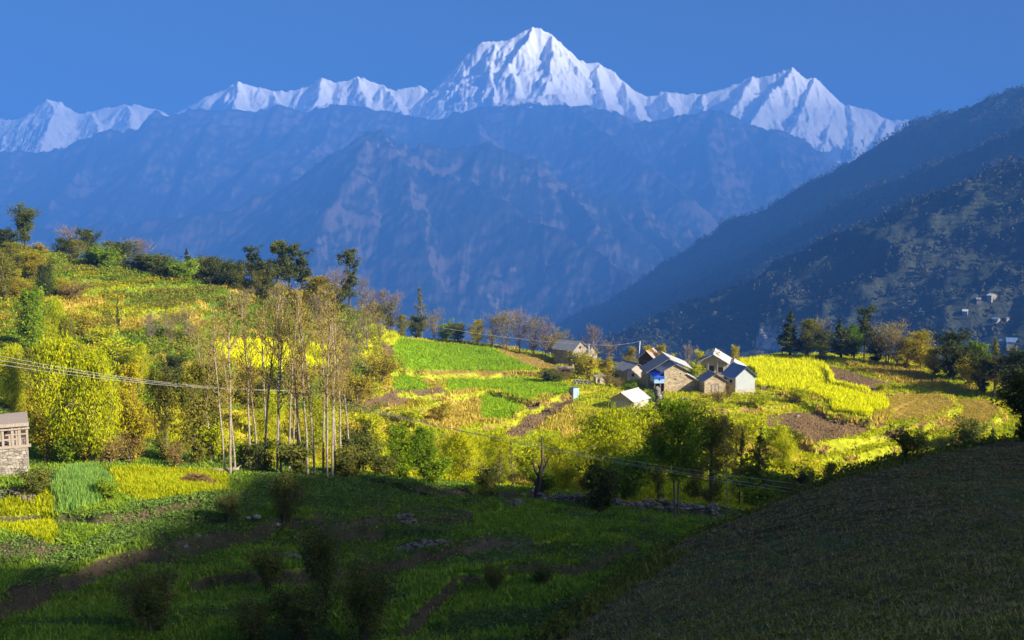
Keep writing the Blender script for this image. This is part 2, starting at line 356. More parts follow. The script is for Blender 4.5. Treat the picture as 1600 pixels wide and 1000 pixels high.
def hit(px, py):
    """the ground point the photograph shows at that pixel"""
    p = unproj(px, py, TT); zt = terrain(p[:, 0], p[:, 1]); below = np.where(p[:, 2] <= zt)[0]
    if not len(below): i = int(np.argmin(p[:, 2] - zt + (TT < 60) * 100))
    else: i = int(below[0])
    x, y = p[i, 0], p[i, 1]
    return np.array([x, y, float(zt[i])])
def ground(px, Y):
    x = (px - 800) / F * Y * 1.02; return np.array([x, Y, float(terrain(np.array([x]), np.array([float(Y)]))[0])])

# grid that follows the view outwards so that near and far ground are equally fine
cols = (np.arange(-330, 1935, 2.6) - 800) / F
rows = np.concatenate([np.exp(np.linspace(math.log(7), math.log(40), 90))[:-1], np.exp(np.linspace(math.log(40), math.log(260), 620))[:-1], np.linspace(260, 1000, 60)])
YY, KK = np.meshgrid(rows, cols, indexing='ij'); XX = KK * YY * 1.03
ZZ, HM, HIN, BK = terrain(XX, YY, True)
PX, PY = proj(XX, YY, ZZ)
nr, nc = XX.shape
# ---- what grows where: one colour and one class for every piece of ground
def srgb(*c): return tuple(((v / 255 + .055) / 1.055) ** 2.4 if v > 10 else v / 3294.6 for v in c)
C = np.zeros((nr, nc, 3)); K = np.full((nr, nc), 0)
n1 = fbm(XX / 14, YY / 14, 4, 31); n2 = fbm(XX / 5, YY / 5, 4, 33); n3 = fbm(XX / 30, YY / 18, 3, 35)
def setc(mask, col, cls):
    C[mask] = col; K[mask] = cls
setc(YY > 0, (.38, .38, .015), 1)                                         # meadow
setc((n1 > .16) & (YY > 100), (.46, .37, .03), 1)
setc((n1 < -.22) & (YY > 100), (.22, .30, .015), 1)
lh = (YY > 100) & (PX < 575 + 30 * n2) & (PY < 640); setc(lh, (.16, .24, .02), 14); setc(lh & (n1 > .22), (.22, .19, .04), 14); setc(lh & (n1 < -.10), (.10, .18, .02), 14)
setc((n2 + n3 * .6 > .40) & (YY > 100), (.42, .31, .06), 3)              # dry grass
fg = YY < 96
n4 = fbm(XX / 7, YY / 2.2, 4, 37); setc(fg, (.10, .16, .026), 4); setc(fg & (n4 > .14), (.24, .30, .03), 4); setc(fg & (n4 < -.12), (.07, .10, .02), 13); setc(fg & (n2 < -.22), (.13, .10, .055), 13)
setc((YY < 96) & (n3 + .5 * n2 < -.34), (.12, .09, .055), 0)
def poly(pts, col, cls, y0=95, y1=300, jit=3.):
    m = (YY > y0) & (YY < y1) & ~HM
    pts = np.array(pts, float)
    mm = inpoly(PX + jit * fbm(XX / 4, YY / 4, 3, 41), PY + jit * .45 * fbm(XX / 4, YY / 4, 3, 43), pts) & m
    setc(mm, col, cls); return mm
BROWN, STUB, GREEN, MUST = (.20, .12, .055), (.40, .27, .07), (.18, .36, .014), (.48, .48, .012)
poly([(1148,557),(1232,559),(1270,565),(1287,574),(1297,587),(1300,600),(1350,610),(1377,622),(1385,637),(1362,642),(1355,651),(1300,643),(1298,630),(1275,620),(1237,611),(1180,606),(1182,580),(1150,574)], MUST, 2)
poly([(335,540),(400,537),(470,540),(528,545),(530,566),(500,576),(440,582),(400,576),(335,560)], MUST, 2)
poly([(1286,572),(1300,573),(1340,585),(1390,598),(1376,613),(1350,609),(1320,603),(1298,597),(1297,586)], BROWN, 5)
poly([(1380,621),(1400,615),(1470,614),(1490,630),(1470,645),(1440,655),(1400,656),(1366,652),(1364,644),(1386,638)], STUB, 15)
poly([(1493,625),(1540,625),(1562,640),(1545,660),(1490,673),(1430,669),(1420,662),(1470,652),(1482,641)], STUB, 15)
poly([(1195,650),(1250,645),(1300,650),(1360,656),(1392,665),(1340,680),(1300,691),(1270,692),(1240,674),(1195,668)], (.23, .14, .055), 5)
poly([(1272,703),(1340,695),(1395,671),(1428,673),(1390,690),(1330,704),(1285,708)], BROWN, 5)
poly([(1335,717),(1395,697),(1402,704),(1350,723)], BROWN, 5)
poly([(1270,692),(1340,681),(1392,667),(1392,672),(1338,695),(1272,702)], (.40, .44, .015), 1)
poly([(1285,710),(1335,704),(1425,676),(1500,680),(1470,720),(1300,740)], (.42, .44, .015), 1)
poly([(612,543),(625,529),(690,538),(760,542),(800,560),(838,578),(780,580),(700,578),(640,577),(605,573)], GREEN, 6)
poly([(612,577),(635,580),(667,601),(660,611),(615,611)], (.06, .26, .03), 6)
poly([(640,577),(700,579),(800,580),(842,582),(800,590),(720,592),(690,594),(687,611),(672,601),(650,588)], (.30, .19, .075), 15)
poly([(700,594),(800,591),(880,600),(900,612),(830,622),(760,606),(700,613)], (.20, .29, .016), 6)
poly([(775,545),(830,553),(872,570),(860,580),(836,577),(800,560)], (.28, .18, .075), 15)
poly([(822,634),(860,620),(893,620),(898,628),(850,660),(815,683),(788,681),(800,660)], BROWN, 5)
poly([(595,533),(613,541),(614,562),(600,562)], BROWN, 5)
poly([(620,610),(690,606),(705,616),(640,632),(560,640),(570,625)], (.17, .11, .055), 5)
poly([(700,615),(745,610),(752,640),(742,662),(690,672),(655,650)], (.52, .38, .12), 3)
poly([(868,660),(915,655),(922,690),(880,692)], (.46, .30, .09), 3)
poly([(752,618),(800,612),(830,622),(800,650),(770,660),(748,650)], (.26, .33, .015), 6)
poly([(1040,615),(1200,612),(1230,640),(1130,650),(1030,640)], (.34, .31, .03), 1)
poly([(1008,628),(1022,590),(1036,596),(1040,650),(1024,650)], (.10, .095, .10), 0)  # paved lane by the main house, its shade put into the dark grey
poly([(95,445),(300,448),(300,462),(180,470),(90,462)], (.20, .28, .02), 1)
poly([(120,478),(300,470),(310,490),(200,500),(120,492)], (.30, .34, .02), 1)
poly([(1315,565),(1420,575),(1480,600),(1540,618),(1480,612),(1400,598),(1340,580)], (.36, .27, .06), 3)
setc(BK & (YY < 100), (.09, .08, .04), 13)
# lower terraces
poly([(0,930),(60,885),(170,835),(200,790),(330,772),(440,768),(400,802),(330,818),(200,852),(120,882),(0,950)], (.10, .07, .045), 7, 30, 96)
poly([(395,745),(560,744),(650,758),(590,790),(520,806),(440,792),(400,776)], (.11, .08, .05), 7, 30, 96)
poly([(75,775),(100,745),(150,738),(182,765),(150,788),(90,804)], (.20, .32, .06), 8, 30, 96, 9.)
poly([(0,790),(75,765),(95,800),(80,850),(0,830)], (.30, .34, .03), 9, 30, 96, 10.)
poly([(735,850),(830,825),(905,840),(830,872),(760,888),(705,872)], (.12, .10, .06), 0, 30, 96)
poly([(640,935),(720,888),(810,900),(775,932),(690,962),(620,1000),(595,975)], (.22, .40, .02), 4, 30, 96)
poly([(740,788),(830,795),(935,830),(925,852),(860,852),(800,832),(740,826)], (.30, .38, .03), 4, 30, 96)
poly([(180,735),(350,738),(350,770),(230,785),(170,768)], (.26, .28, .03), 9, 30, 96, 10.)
setc(BK & (n2 > .0) & (YY < 100), (.10, .075, .045), 13); setc(BK & (YY > 100), (.34, .36, .02), 1); setc(BK & (YY > 100) & (n2 < -.15), (.24, .16, .06), 3)
setc(HM, (.09, .070, .024), 10)                                          # ploughed slope
setc(HM & (n2 > .10), (.09, .085, .036), 10); setc(HM & (n2 + n1 > .35), (.07, .10, .035), 10)
setc(HM & ~HIN, (.05, .06, .025), 11)                                   # its overgrown bank
setc(HM & (dpoly(XX, YY, EDGE) < .8) & HIN & (n2 > .1), (.09, .12, .035), 10)

g = G(); V = np.stack([XX, YY, ZZ], -1).reshape(-1, 3)
I = (np.arange(nr - 1)[:, None] * nc + np.arange(nc - 1)[None]).ravel()
g.add(V, f4=np.stack([I, I + 1, I + nc + 1, I + nc], -1))
k = N('field_ground'); p = k.pos(); col = k.attr('col', 'Color')
f1 = k.noise(p, 1.4, 6, .65); f2 = k.noise(p, .22, 4, .6)
var = k.ramp(k.math('ADD', k.math('MULTIPLY', f1, .7), k.math('MULTIPLY', f2, .3)), [(.3, (.5, .5, .5)), (.5, (.95, .95, .95)), (.72, (1.5, 1.45, 1.3))])
c = k.mix(1., col, var, 'MULTIPLY')
k.surf(c, .95, k.bump(k.noise(p, 5, 6, .7), .8, .18), .1); M['ground'] = k.m
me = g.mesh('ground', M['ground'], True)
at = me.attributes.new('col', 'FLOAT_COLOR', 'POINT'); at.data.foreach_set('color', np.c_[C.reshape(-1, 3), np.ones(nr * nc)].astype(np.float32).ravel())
ob = link('ground', me); ob['kind'] = 'structure'

# ------------------------------------------------------------------ mountains: ridge lines with tent-shaped flanks
def tents(X, Y, ridges):
    Z = np.full(X.shape, -1e9)
    for P, s in ridges:
        for a, b in zip(P[:-1], P[1:]):
            dx, dy = b[0] - a[0], b[1] - a[1]; L2 = dx * dx + dy * dy + 1e-6
            t = np.clip(((X - a[0]) * dx + (Y - a[1]) * dy) / L2, 0, 1)
            d = np.hypot(X - a[0] - t * dx, Y - a[1] - t * dy)
            Z = np.maximum(Z, a[2] + t * (b[2] - a[2]) - s * d)
    return Z
def ridge(pts, Y, tilt=0.):
    """pts: photo x, y (and its own distance); returns world polyline"""
    return np.array([unproj(q[0], q[1], (q[2] if len(q) > 2 else Y) + tilt * (800 - q[0])) for q in pts])
def spurs(crest, spacing, length, drop, slope, seed, side=-1, jitter=.45, sub=2, out=None):
    """secondary ridges leaving a crest towards the viewer, each with its own side ribs"""
    rg = np.random.default_rng(seed); out = [] if out is None else out
    seg = np.linalg.norm(np.diff(crest[:, :2], axis=0), axis=1); cum = np.r_[0, np.cumsum(seg)]
    s = spacing * rg.random()
    while s < cum[-1]:
        p = np.array([np.interp(s, cum, crest[:, i]) for i in range(3)]); p[2] -= length * .012
        a = rg.normal(0, jitter); L = length * rg.uniform(.6, 1.15); n = 5; P = [p]
        for i in range(n):
            a += rg.normal(0, .22); st = L / n; d = drop * rg.uniform(.6, 1.4)
            P.append(P[-1] + np.array([math.sin(a) * st, side * math.cos(a) * st, -d * st]))
        P = np.array(P); out.append((P, slope * rg.uniform(.9, 1.15)))
        for q in range(sub):
            i = rg.integers(0, n - 1); b = a + rg.choice([-1, 1]) * rg.uniform(.5, .95); Q = [P[i] - [0, 0, length * .01]]
            for w in range(3):
                st = L * .16; Q.append(Q[-1] + np.array([math.sin(b) * st, side * math.cos(b) * st, -drop * 1.35 * st]))
            out.append((np.array(Q), slope * 1.1))
        s += spacing * rg.uniform(.6, 1.4)
    return out
def range_mesh(name, ridges, pxr, step, yr, ny, floor, mat, warp, nz, smooth=True, calm=None):
    cs = (np.arange(pxr[0], pxr[1], step) - 800) / F; rw = np.linspace(*yr, ny)
    Y, Kx = np.meshgrid(rw, cs, indexing='ij'); X = Kx * Y * 1.0
    wa, ws = warp
    Xw = X + wa * fbm(X / ws, Y / ws, 4, 51); Yw = Y + wa * fbm(X / ws, Y / ws, 4, 57)
    Z = tents(Xw, Yw, ridges)
    fade = 1. if calm is None else .4 + .6 * sstep(30, 420, dpoly(X, Y, calm[:, :2]))
    for amp, sc, o, kind in nz:
        Z = Z + fade * amp * ((ridged(X / sc, Y / sc / (5 if kind == 2 else 1), o, 61) - .62) if kind else fbm(X / sc, Y / sc, o, 67))
    Z = np.maximum(Z, floor + 4 * fbm(X / 300, Y / 300, 2, 3))
    g = G(); n = X.shape[1]
    I = (np.arange(X.shape[0] - 1)[:, None] * n + np.arange(n - 1)[None]).ravel()
    g.add(np.stack([X, Y, Z], -1).reshape(-1, 3), f4=np.stack([I, I + 1, I + n + 1, I + n], -1))
    if name == 'hills':                                   # a pale landslip on the slope
        px, py = proj(X, Y, Z); q = fbm(X / 12, Y / 12, 3, 5)
        g.a[0] = inpoly(px + 9 * q, py + 9 * fbm(X / 12, Y / 12, 3, 6), [(1180,545),(1183,522),(1195,507),(1210,510),(1222,527),(1236,548),(1216,552),(1198,556)]).astype(float).ravel() * (Y.ravel() < 2300)
    o = g.obj(name, mat, None, smooth); o['kind'] = 'structure'
    return X, Y, Z

# snow massif (beyond the haze of the valley)
SN = [(-200,190),(-60,196),(0,186),(29,187),(42,177),(60,164),(75,153),(93,159),(106,169),(122,177),(141,172),(166,168),(198,163),(224,166),(246,172),(261,178),(272,175),(288,169),(310,159),(336,148),(358,137),(374,126),(390,132),(410,135),(429,142),(458,142),(480,135),(492,129),(504,120),(523,129),(534,127),(547,122),(560,118),(575,123),(600,132),(619,141),(639,137),(657,133),(674,147),(682,141),(690,128),(702,114),(719,99),(728,88),(748,70),(753,65),(782,63),(795,59),(813,50),(829,41),(845,45),(863,54),(884,72),(905,93),(916,97),(933,99),(944,107),(960,112),(973,125),(986,138),(1013,150),(1026,146),(1042,139),(1070,146),(1101,146),(1132,138),(1157,129),(1179,118),(1191,122),(1205,117),(1217,114),(1240,106),(1260,125),(1273,121),(1292,139),(1312,159),(1318,164),(1326,160),(1346,170),(1366,174),(1385,184),(1399,187),(1416,184),(1427,190),(1500,200),(1700,230)]
YS = 17500.
crest = ridge(SN, YS, 2.0)
crest[:, 0] *= 1; rd = [(crest, 1.45)]
for pts in [  # buttresses that catch the light on their right-hand side
   [(75,153,17500),(88,175,17000),(70,215,16300),(60,250,15600)],[(141,172,17500),(150,200,16700),(165,235,16000)],[(198,163,17500),(205,200,16500),(200,240,15800)],
   [(374,126,17500),(372,150,16900),(360,190,16200)],[(429,142,17500),(440,170,16800),(430,200,16200)],[(504,120,17500),(496,150,16800),(480,190,16100)],[(560,118,17500),(572,150,16900),(578,190,16200)],[(600,132,17500),(625,165,16800),(650,200,16100)],
   [(690,128,17500),(688,160,16900),(670,200,16000)],[(724,93,17500),(730,120,17050),(738,160,16300),(735,200,15700)],[(770,64,17500),(768,90,17050),(772,125,16500),(775,165,15900),(770,210,15300)],
   [(829,41,17500),(822,70,17100),(800,100,16700),(812,150,16000)],[(863,54,17500),(866,85,17000),(856,120,16500),(850,160,15900)],[(933,99,17500),(936,120,17100),(944,155,16500),(950,200,15800)],[(973,125,17500),(985,155,16900),(1005,190,16200)],
   [(1042,139,17500),(1050,165,16900),(1060,200,16200)],[(1101,146,17500),(1095,175,16700),(1090,210,16000)],[(1179,118,17500),(1165,145,16900),(1140,180,16300),(1120,215,15700)],[(1240,106,17500),(1222,130,17000),(1195,165,16400),(1170,205,15700)],
   [(1273,121,17500),(1262,150,16900),(1240,190,16200),(1230,240,15500)],[(1312,159,17500),(1300,185,16800),(1285,220,16100),(1270,260,15500)],[(1326,160,17500),(1336,190,16900),(1330,230,16200)],[(1385,184,17500),(1375,215,16700),(1360,250,16000)]]:
    rd.append((ridge(pts, 0, 2.0), 1.05))
spurs(crest, 1100, 1400, .7, 1.1, 4, out=rd, sub=3)
spurs(crest, 900, 2000, .5, .9, 5, side=1, out=rd, sub=0)
k = N('snow_rock'); p = k.pos(); geo = k.n("ShaderNodeNewGeometry"); sx = k.n("ShaderNodeSeparateXYZ"); k.l(geo.outputs['Normal'], sx.inputs[0])
sp = k.n("ShaderNodeSeparateXYZ"); k.l(p, sp.inputs[0])
hz = k.math('MULTIPLY', k.math('SUBTRACT', sp.outputs[2], 900.), 1 / 1500.)
f = k.math('ADD', k.math('ADD', k.math('MULTIPLY', sx.outputs[2], .9), k.math('MULTIPLY', k.noise(p, .004, 8, .65, (1, 1, .45)), 1.5)), hz)
c = k.ramp(f, [(.98, (.10, .095, .10)), (1.08, (.80, .80, .82))])
k.surf(c, .8, k.bump(k.noise(p, .012, 8, .7, (1, 1, .35)), .35, 50), .1); M['snow'] = k.m
range_mesh('snow_mountains', rd, (-170, 1720), 1.6, (12800, 21500), 440, -1000, M['snow'], (90, 700), [(130, 500, 4, 1), (105, 170, 4, 1), (40, 60, 3, 2), (26, 50, 3, 0)], calm=crest)

# blue middle ranges
M1 = [(-260,215),(-100,225),(0,231),(60,235),(100,233),(130,216),(150,206),(185,203),(215,193),(240,178),(256,180),(290,174),(340,166),(400,172),(440,167),(480,172),(530,164),(600,170),(640,177),(690,188),(715,172),(740,164),(770,160),(800,155),(840,150),(870,148),(900,160),(920,166),(960,175),(990,192),(1010,193),(1040,189),(1070,180),(1090,183),(1113,174),(1130,180),(1160,192),(1200,195),(1240,216),(1310,262),(1400,300),(1550,330),(1800,330)]
M2 = [(-260,330),(-100,345),(60,360),(200,345),(330,330),(400,310),(480,272),(550,238),(590,207),(606,199),(622,215),(650,228),(700,226),(735,232),(768,223),(800,234),(850,254),(880,272),(930,298),(980,322),(1010,323),(1040,338),(1080,350),(1110,366),(1160,375),(1230,410),(1400,470),(1700,500)]
c1 = ridge(M1, 8600.); c2 = ridge(M2, 6300.)
rm = [(c1, .78), (c2, .72)]
spurs(c1, 1000, 2600, .46, .80, 21, out=rm, sub=4, jitter=.5); spurs(c2, 900, 2200, .45, .76, 33, out=rm, sub=4, jitter=.5)
for pts in [[(606,199,6300),(640,260,5900),(660,340,5400),(690,430,4900)],[(606,199,6300),(560,270,5800),(500,350,5300),(470,440,4800)],[(768,223,6300),(742,270,6000),(780,340,5500),(800,400,5100)],
            [(880,272,6300),(905,320,5900),(930,350,5600)],[(1010,323,6300),(1040,365,5900),(1070,400,5600)],[(340,166,8600),(300,250,7900),(250,330,7300),(200,400,6800)],[(530,164,8600),(500,220,8100),(440,280,7500)],
            [(870,148,8600),(930,200,8100),(1000,250,7600),(1060,300,7200)],[(1113,174,8600),(1100,230,8000),(1120,300,7400)],[(1200,195,8600),(1210,250,8000),(1240,310,7500)],[(150,206,8600),(110,280,7900),(60,330,7300)]]:
    rm.append((ridge(pts, 0), .80))
k = N('mountain_side'); p = k.pos(); geo = k.n("ShaderNodeNewGeometry"); sx = k.n("ShaderNodeSeparateXYZ"); k.l(geo.outputs['Normal'], sx.inputs[0])
sp = k.n("ShaderNodeSeparateXYZ"); k.l(p, sp.inputs[0])
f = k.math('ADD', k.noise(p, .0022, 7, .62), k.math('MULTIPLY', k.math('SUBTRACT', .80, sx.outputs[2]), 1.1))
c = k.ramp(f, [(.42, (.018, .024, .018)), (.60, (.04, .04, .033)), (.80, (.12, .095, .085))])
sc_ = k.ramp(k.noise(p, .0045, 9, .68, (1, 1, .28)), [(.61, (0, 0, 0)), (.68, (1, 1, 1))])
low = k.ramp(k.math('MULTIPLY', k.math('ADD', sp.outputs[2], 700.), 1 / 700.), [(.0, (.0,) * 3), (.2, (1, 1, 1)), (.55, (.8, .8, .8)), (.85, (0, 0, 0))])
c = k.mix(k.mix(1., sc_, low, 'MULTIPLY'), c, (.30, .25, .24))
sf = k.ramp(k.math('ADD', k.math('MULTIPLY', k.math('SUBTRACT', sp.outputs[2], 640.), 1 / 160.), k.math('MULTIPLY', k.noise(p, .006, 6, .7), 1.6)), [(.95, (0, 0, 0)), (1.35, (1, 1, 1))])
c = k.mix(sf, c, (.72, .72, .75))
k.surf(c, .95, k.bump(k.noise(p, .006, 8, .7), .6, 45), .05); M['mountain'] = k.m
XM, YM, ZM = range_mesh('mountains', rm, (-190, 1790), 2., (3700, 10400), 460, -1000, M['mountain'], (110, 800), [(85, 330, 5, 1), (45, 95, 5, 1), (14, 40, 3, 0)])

# valley sides on the right
R1 = [(1900,20,2300),(1700,95,2450),(1600,131,2550),(1560,150,2600),(1500,165,2680),(1440,191,2760),(1410,207,2800),(1380,236,2850),(1340,256,2900),(1280,277,3000),(1200,312,3100),(1150,356,3180),(1100,386,3250),(1050,406,3330),(1000,436,3400),(950,466,3500),(900,490,3600),(860,505,3700),(780,560,3850)]
R2 = [(1900,90,1750),(1700,160,1850),(1600,200,1950),(1540,220,2000),(1483,249,2070),(1408,275,2150),(1346,306,2220),(1289,337,2290),(1245,363,2350),(1210,403,2420),(1144,451,2520),(1100,495,2600),(1040,545,2700)]
R3 = [(1900,160,1200),(1700,220,1270),(1600,253,1330),(1584,257,1340),(1540,297,1380),(1492,315,1420),(1452,328,1450),(1426,354,1480),(1404,376,1500),(1382,389,1520),(1346,407,1560),(1311,420,1590),(1254,442,1640),(1188,486,1720),(1144,508,1780),(1113,534,1820),(1080,570,1880)]
rr = [(ridge(R1, 0), .70), (ridge(R2, 0), .62), (ridge(R3, 0), .50)]
spurs(rr[0][0], 260, 620, .5, .74, 8, out=rr, sub=2, jitter=.6); spurs(rr[1][0], 230, 520, .45, .66, 9, out=rr, sub=2, jitter=.6)
spurs(rr[2][0], 190, 520, .36, .55, 10, out=rr, sub=2, jitter=.5)
rr.append((ridge([(1254,442,1640),(1260,480,1450),(1230,530,1300)], 0), .5)); rr.append((ridge([(1452,328,1450),(1480,400,1250),(1520,470,1050)], 0), .5))
k = N('hillside'); p = k.pos(); f = k.noise(p, .012, 7, .65)
c = k.ramp(f, [(.36, (.034, .044, .026)), (.55, (.05, .056, .034)), (.90, (.082, .075, .052))])
tr = k.ramp(k.noise(p, .006, 3), [(.45, (0, 0, 0)), (.55, (.8, .8, .8))])
wv = k.n("ShaderNodeTexWave", bands_direction='Z'); wv.inputs['Scale'].default_value = .06; wv.inputs['Distortion'].default_value = 3; wv.inputs['Detail'].default_value = 2; k.l(p, wv.inputs[0])
c = k.mix(k.mix(1., tr, k.ramp(wv.outputs['Fac'], [(.6, (0, 0, 0)), (.8, (.3, .3, .3))]), 'MULTIPLY'), c, (.10, .14, .05)); c = k.mix(k.math('MULTIPLY', k.attr('v'), k.ramp(k.noise(p, .09, 5, .7), [(.38, (.15, .15, .15)), (.58, (1, 1, 1))])), c, (.42, .40, .38))
k.surf(c, .95, k.bump(k.noise(p, .06, 7, .7), .8, 9), .05); M['hillside'] = k.m
XH, YH, ZH = range_mesh('hills', rr, (640, 2050), 2., (760, 4300), 520, -1000, M['hillside'], (26, 190), [(38, 120, 4, 1), (9, 30, 3, 0)])

# floor of the deep valley
g = G(); g.add([(-6900, 200, -1003), (6900, 200, -1003), (6900, 10900, -1003), (-6900, 10900, -1003)], f4=[(0, 1, 2, 3)])
o = g.obj('valley_floor', M['hillside']); o['kind'] = 'structure'

# the wooded ridge behind the camera that keeps the near fields in shade
BND = [hit(*q) for q in [(0,890),(120,884),(200,838),(340,792),(400,752),(560,744),(720,764)]]
BND = [np.array([-75, 30, -17.]), np.array([-45, 46, -17.])] + BND + [ground(800, 104), ground(860, 116), ground(950, 126), ground(1100, 134), ground(1240, 141)]
BND += [np.array([62, 138, -40.]), np.array([100, 150, -46.]), np.array([150, 165, -62.])]
CR = np.array(BND) + 230 * TOSUN
seg = np.r_[0, np.cumsum(np.linalg.norm(np.diff(CR, axis=0), axis=1))]; s = np.linspace(0, seg[-1], 260)
CR = np.stack([np.interp(s, seg, CR[:, i]) for i in range(3)], -1); CR[:, 2] += 1.6 * fbm(s / 6, s * 0, 3, 71)
side = np.array([TOSUN[0], TOSUN[1], 0]); side /= np.linalg.norm(side)
offs = np.linspace(-110, 150, 27)
V = np.array([[c + side * d + np.array([0, 0, -abs(d) * .62 - (0 if abs(d) < 3 else 2)]) for d in offs] for c in CR]); n = len(offs)
V[..., 2] += 1.2 * fbm(V[..., 0] / 9, V[..., 1] / 9, 3, 77) * (np.abs(offs) > 5)
I = (np.arange(len(CR) - 1)[:, None] * n + np.arange(n - 1)[None]).ravel()
g = G(); g.add(V.reshape(-1, 3), f4=np.stack([I, I + 1, I + n + 1, I + n], -1)); o = g.obj('wooded_ridge_hill', M['hillside'], None, True); o['kind'] = 'structure'
#PART2
# ------------------------------------------------------------------ trees: a trunk with boughs, and a crown of twigs and leaves
def make_tree(H, r0, base, width, nb, up, nl, ls, mats, seed, sub=3, prof='oval', droop=0., spread=.35, lean=.03, wob=.02, vert=0., multi=1, twig=True, asp=.5, curve=.25, topleaf=0):
    rg = np.random.default_rng(seed); tg = G(); cg = G(); cent = []
    for q in range(multi):
        off = np.array([rg.normal(0, .35), rg.normal(0, .35), 0]) * (multi > 1) * width * .25
        n = 9; t = np.linspace(0, 1, n); Hh = H * (1 if q == 0 else rg.uniform(.75, .98))
        ph = rg.uniform(0, 6.28); la = lean * (1 if multi == 1 else 2.5)
        P = np.stack([la * Hh * t ** 1.4 * math.cos(ph) + np.cumsum(rg.normal(0, wob * Hh / 3, n)) * t, la * Hh * t ** 1.4 * math.sin(ph) + np.cumsum(rg.normal(0, wob * Hh / 3, n)) * t, Hh * t], -1) + off
        P[0, 2] = -.5
        tube(tg, P, r0 * (1.08 - t) ** .8 * (1 if multi == 1 else .75) + .008, 7)
        for b in range(max(nb // multi, 1)):
            u = rg.random() if nb > 6 else (b + .5) / nb; tt = base + (1 - base) * u * .97
            p = np.array([np.interp(tt, t, P[:, i]) for i in range(3)])
            pr = {'oval': max(math.sin(math.pi * (u * .86 + .1)), .05) ** .7, 'cone': 1.02 - u, 'round': max(1 - (2 * u - 1) ** 2, .06) ** .5, 'umbrella': .3 + .9 * u, 'column': .8 + .2 * math.sin(9 * u), 'top': .35 + .65 * u}[prof]
            L = width * pr * rg.uniform(.5, 1.25); az = b * 2.4 + rg.normal(0, .5); e = up + rg.normal(0, .18)
            d = np.array([math.cos(az) * math.cos(e), math.sin(az) * math.cos(e), math.sin(e)])
            w = np.linspace(0, 1, 5); B = p + d * (w * L)[:, None]; B[:, 2] += (curve * L * w ** 2) - droop * L * w ** 2.2
            B[1:] += rg.normal(0, .05 * L, (4, 3))
            rb = r0 * .42 * (1 - .72 * tt) * (1 - .8 * w) + .012
            tube(tg if rb[0] > .045 else cg, B, rb, 4, a=.3)
            S = [B]
            for k_ in range(sub):
                f = rg.uniform(.25, .95); s0 = np.array([np.interp(f, w, B[:, i]) for i in range(3)])
                dd = d * .6 + rg.normal(0, .55, 3); dd[2] += up * .4 - droop; dd /= np.linalg.norm(dd); l2 = L * rg.uniform(.25, .5)
                Q = s0 + dd * (np.linspace(0, 1, 4) * l2)[:, None]; Q[:, 2] += (curve * .6 - droop * .9) * l2 * np.linspace(0, 1, 4) ** 2
                if twig: tube(cg, Q, np.linspace(rb[2] * .55 + .006, .006, 4), 3, a=.2)
                S.append(Q)
            cent.append((S, L))
    tot = sum(len(S) for S, L in cent); per = max(int(nl / max(tot, 1)), 0) + (nl > 0)
    C_ = []; TV = []
    for S, L in cent:
        bt = rg.random()
        for Q in S:
            TV.append(np.clip(bt * .62 + rg.random() * .2 + rg.random(per) * .3 - .05, 0, 1))
            f = rg.uniform(.3, 1.08, per); idx = f * (len(Q) - 1); i0 = np.minimum(idx.astype(int), len(Q) - 2); fr = (idx - i0)[:, None]
            clump = rg.normal(0, 1, (per, 3)) * spread * np.array([1, 1, .8])
            C_.append(Q[i0] * (1 - fr) + Q[i0 + 1] * fr + clump * (L ** .5) * .6 - np.array([0, 0, 1]) * (np.abs(rg.normal(0, 1, per)) * droop * spread * 1.6)[:, None])
    if C_ and nl:
        Cc = np.concatenate(C_); Cc[:, 2] = np.maximum(Cc[:, 2], .05); leaves(cg, Cc, ls, rg, asp, vert, m=1, tv=np.concatenate(TV))
    return tg.mesh('trunk', mats[0]), cg.mesh('crown', [mats[1], mats[2]])
def leaves(g, Cc, ls, rg, asp=.5, vert=0., m=0, tv=None):
    n = len(Cc); a = rg.normal(0, 1, (n, 3)); a[:, 2] += -vert * 2.2; a /= np.linalg.norm(a, axis=1, keepdims=True)
    b = np.cross(a, rg.normal(0, 1, (n, 3))); b /= np.linalg.norm(b, axis=1, keepdims=True)
    s = (ls * rg.uniform(.45, 1.0, n) / rg.uniform(.55, 1.2, n))[:, None]; cup = np.cross(a, b) * s * .25
    V = np.stack([Cc - a * s, Cc - b * s * asp + cup, Cc + a * s, Cc + b * s * asp + cup], 1)
    g.add(V.reshape(-1, 3), f4=np.arange(n * 4).reshape(n, 4), a=np.repeat(rg.random(n) if tv is None else tv, 4), m=m)

B = M
def var(k, n, *a, **kw): return [make_tree(*a, seed=100 * k + i, **kw) for i in range(n)]
PROTO = {}
def proto(key, name, cat, H, variants, parts=('trunk', 'crown')): PROTO[key] = dict(name=name, cat=cat, H=H, v=variants, parts=parts, i=0)
proto('birch', 'birch_tree', 'tree', 15., var(1, 5, 15., .105, .38, 1.8, 44, .8, 420, .07, (B['birch_bark'], B['gold_twig'], B['leaf_gold']), sub=4, spread=.35, lean=.085, wob=.026, prof='oval'))
proto('birch_green', 'birch_tree', 'tree', 15., var(2, 3, 15., .10, .34, 1.8, 44, .8, 480, .075, (B['birch_bark'], B['gold_twig'], B['leaf_olive']), sub=4, spread=.4, lean=.085, wob=.026))
proto('willow', 'willow_tree', 'tree', 10., var(3, 4, 10., .28, .08, 3.5, 50, .75, 12000, .18, (B['bark'], B['bark'], B['leaf_willow']), sub=5, spread=.5, droop=.55, vert=.9, prof='round', asp=.35, curve=.35))
proto('goldtree', 'golden_tree', 'tree', 8., var(4, 3, 8., .2, .04, 2.8, 40, .7, 6500, .16, (B['bark'], B['gold_twig'], B['leaf_gold']), sub=5, spread=.42, droop=.2, prof='round', asp=.45))
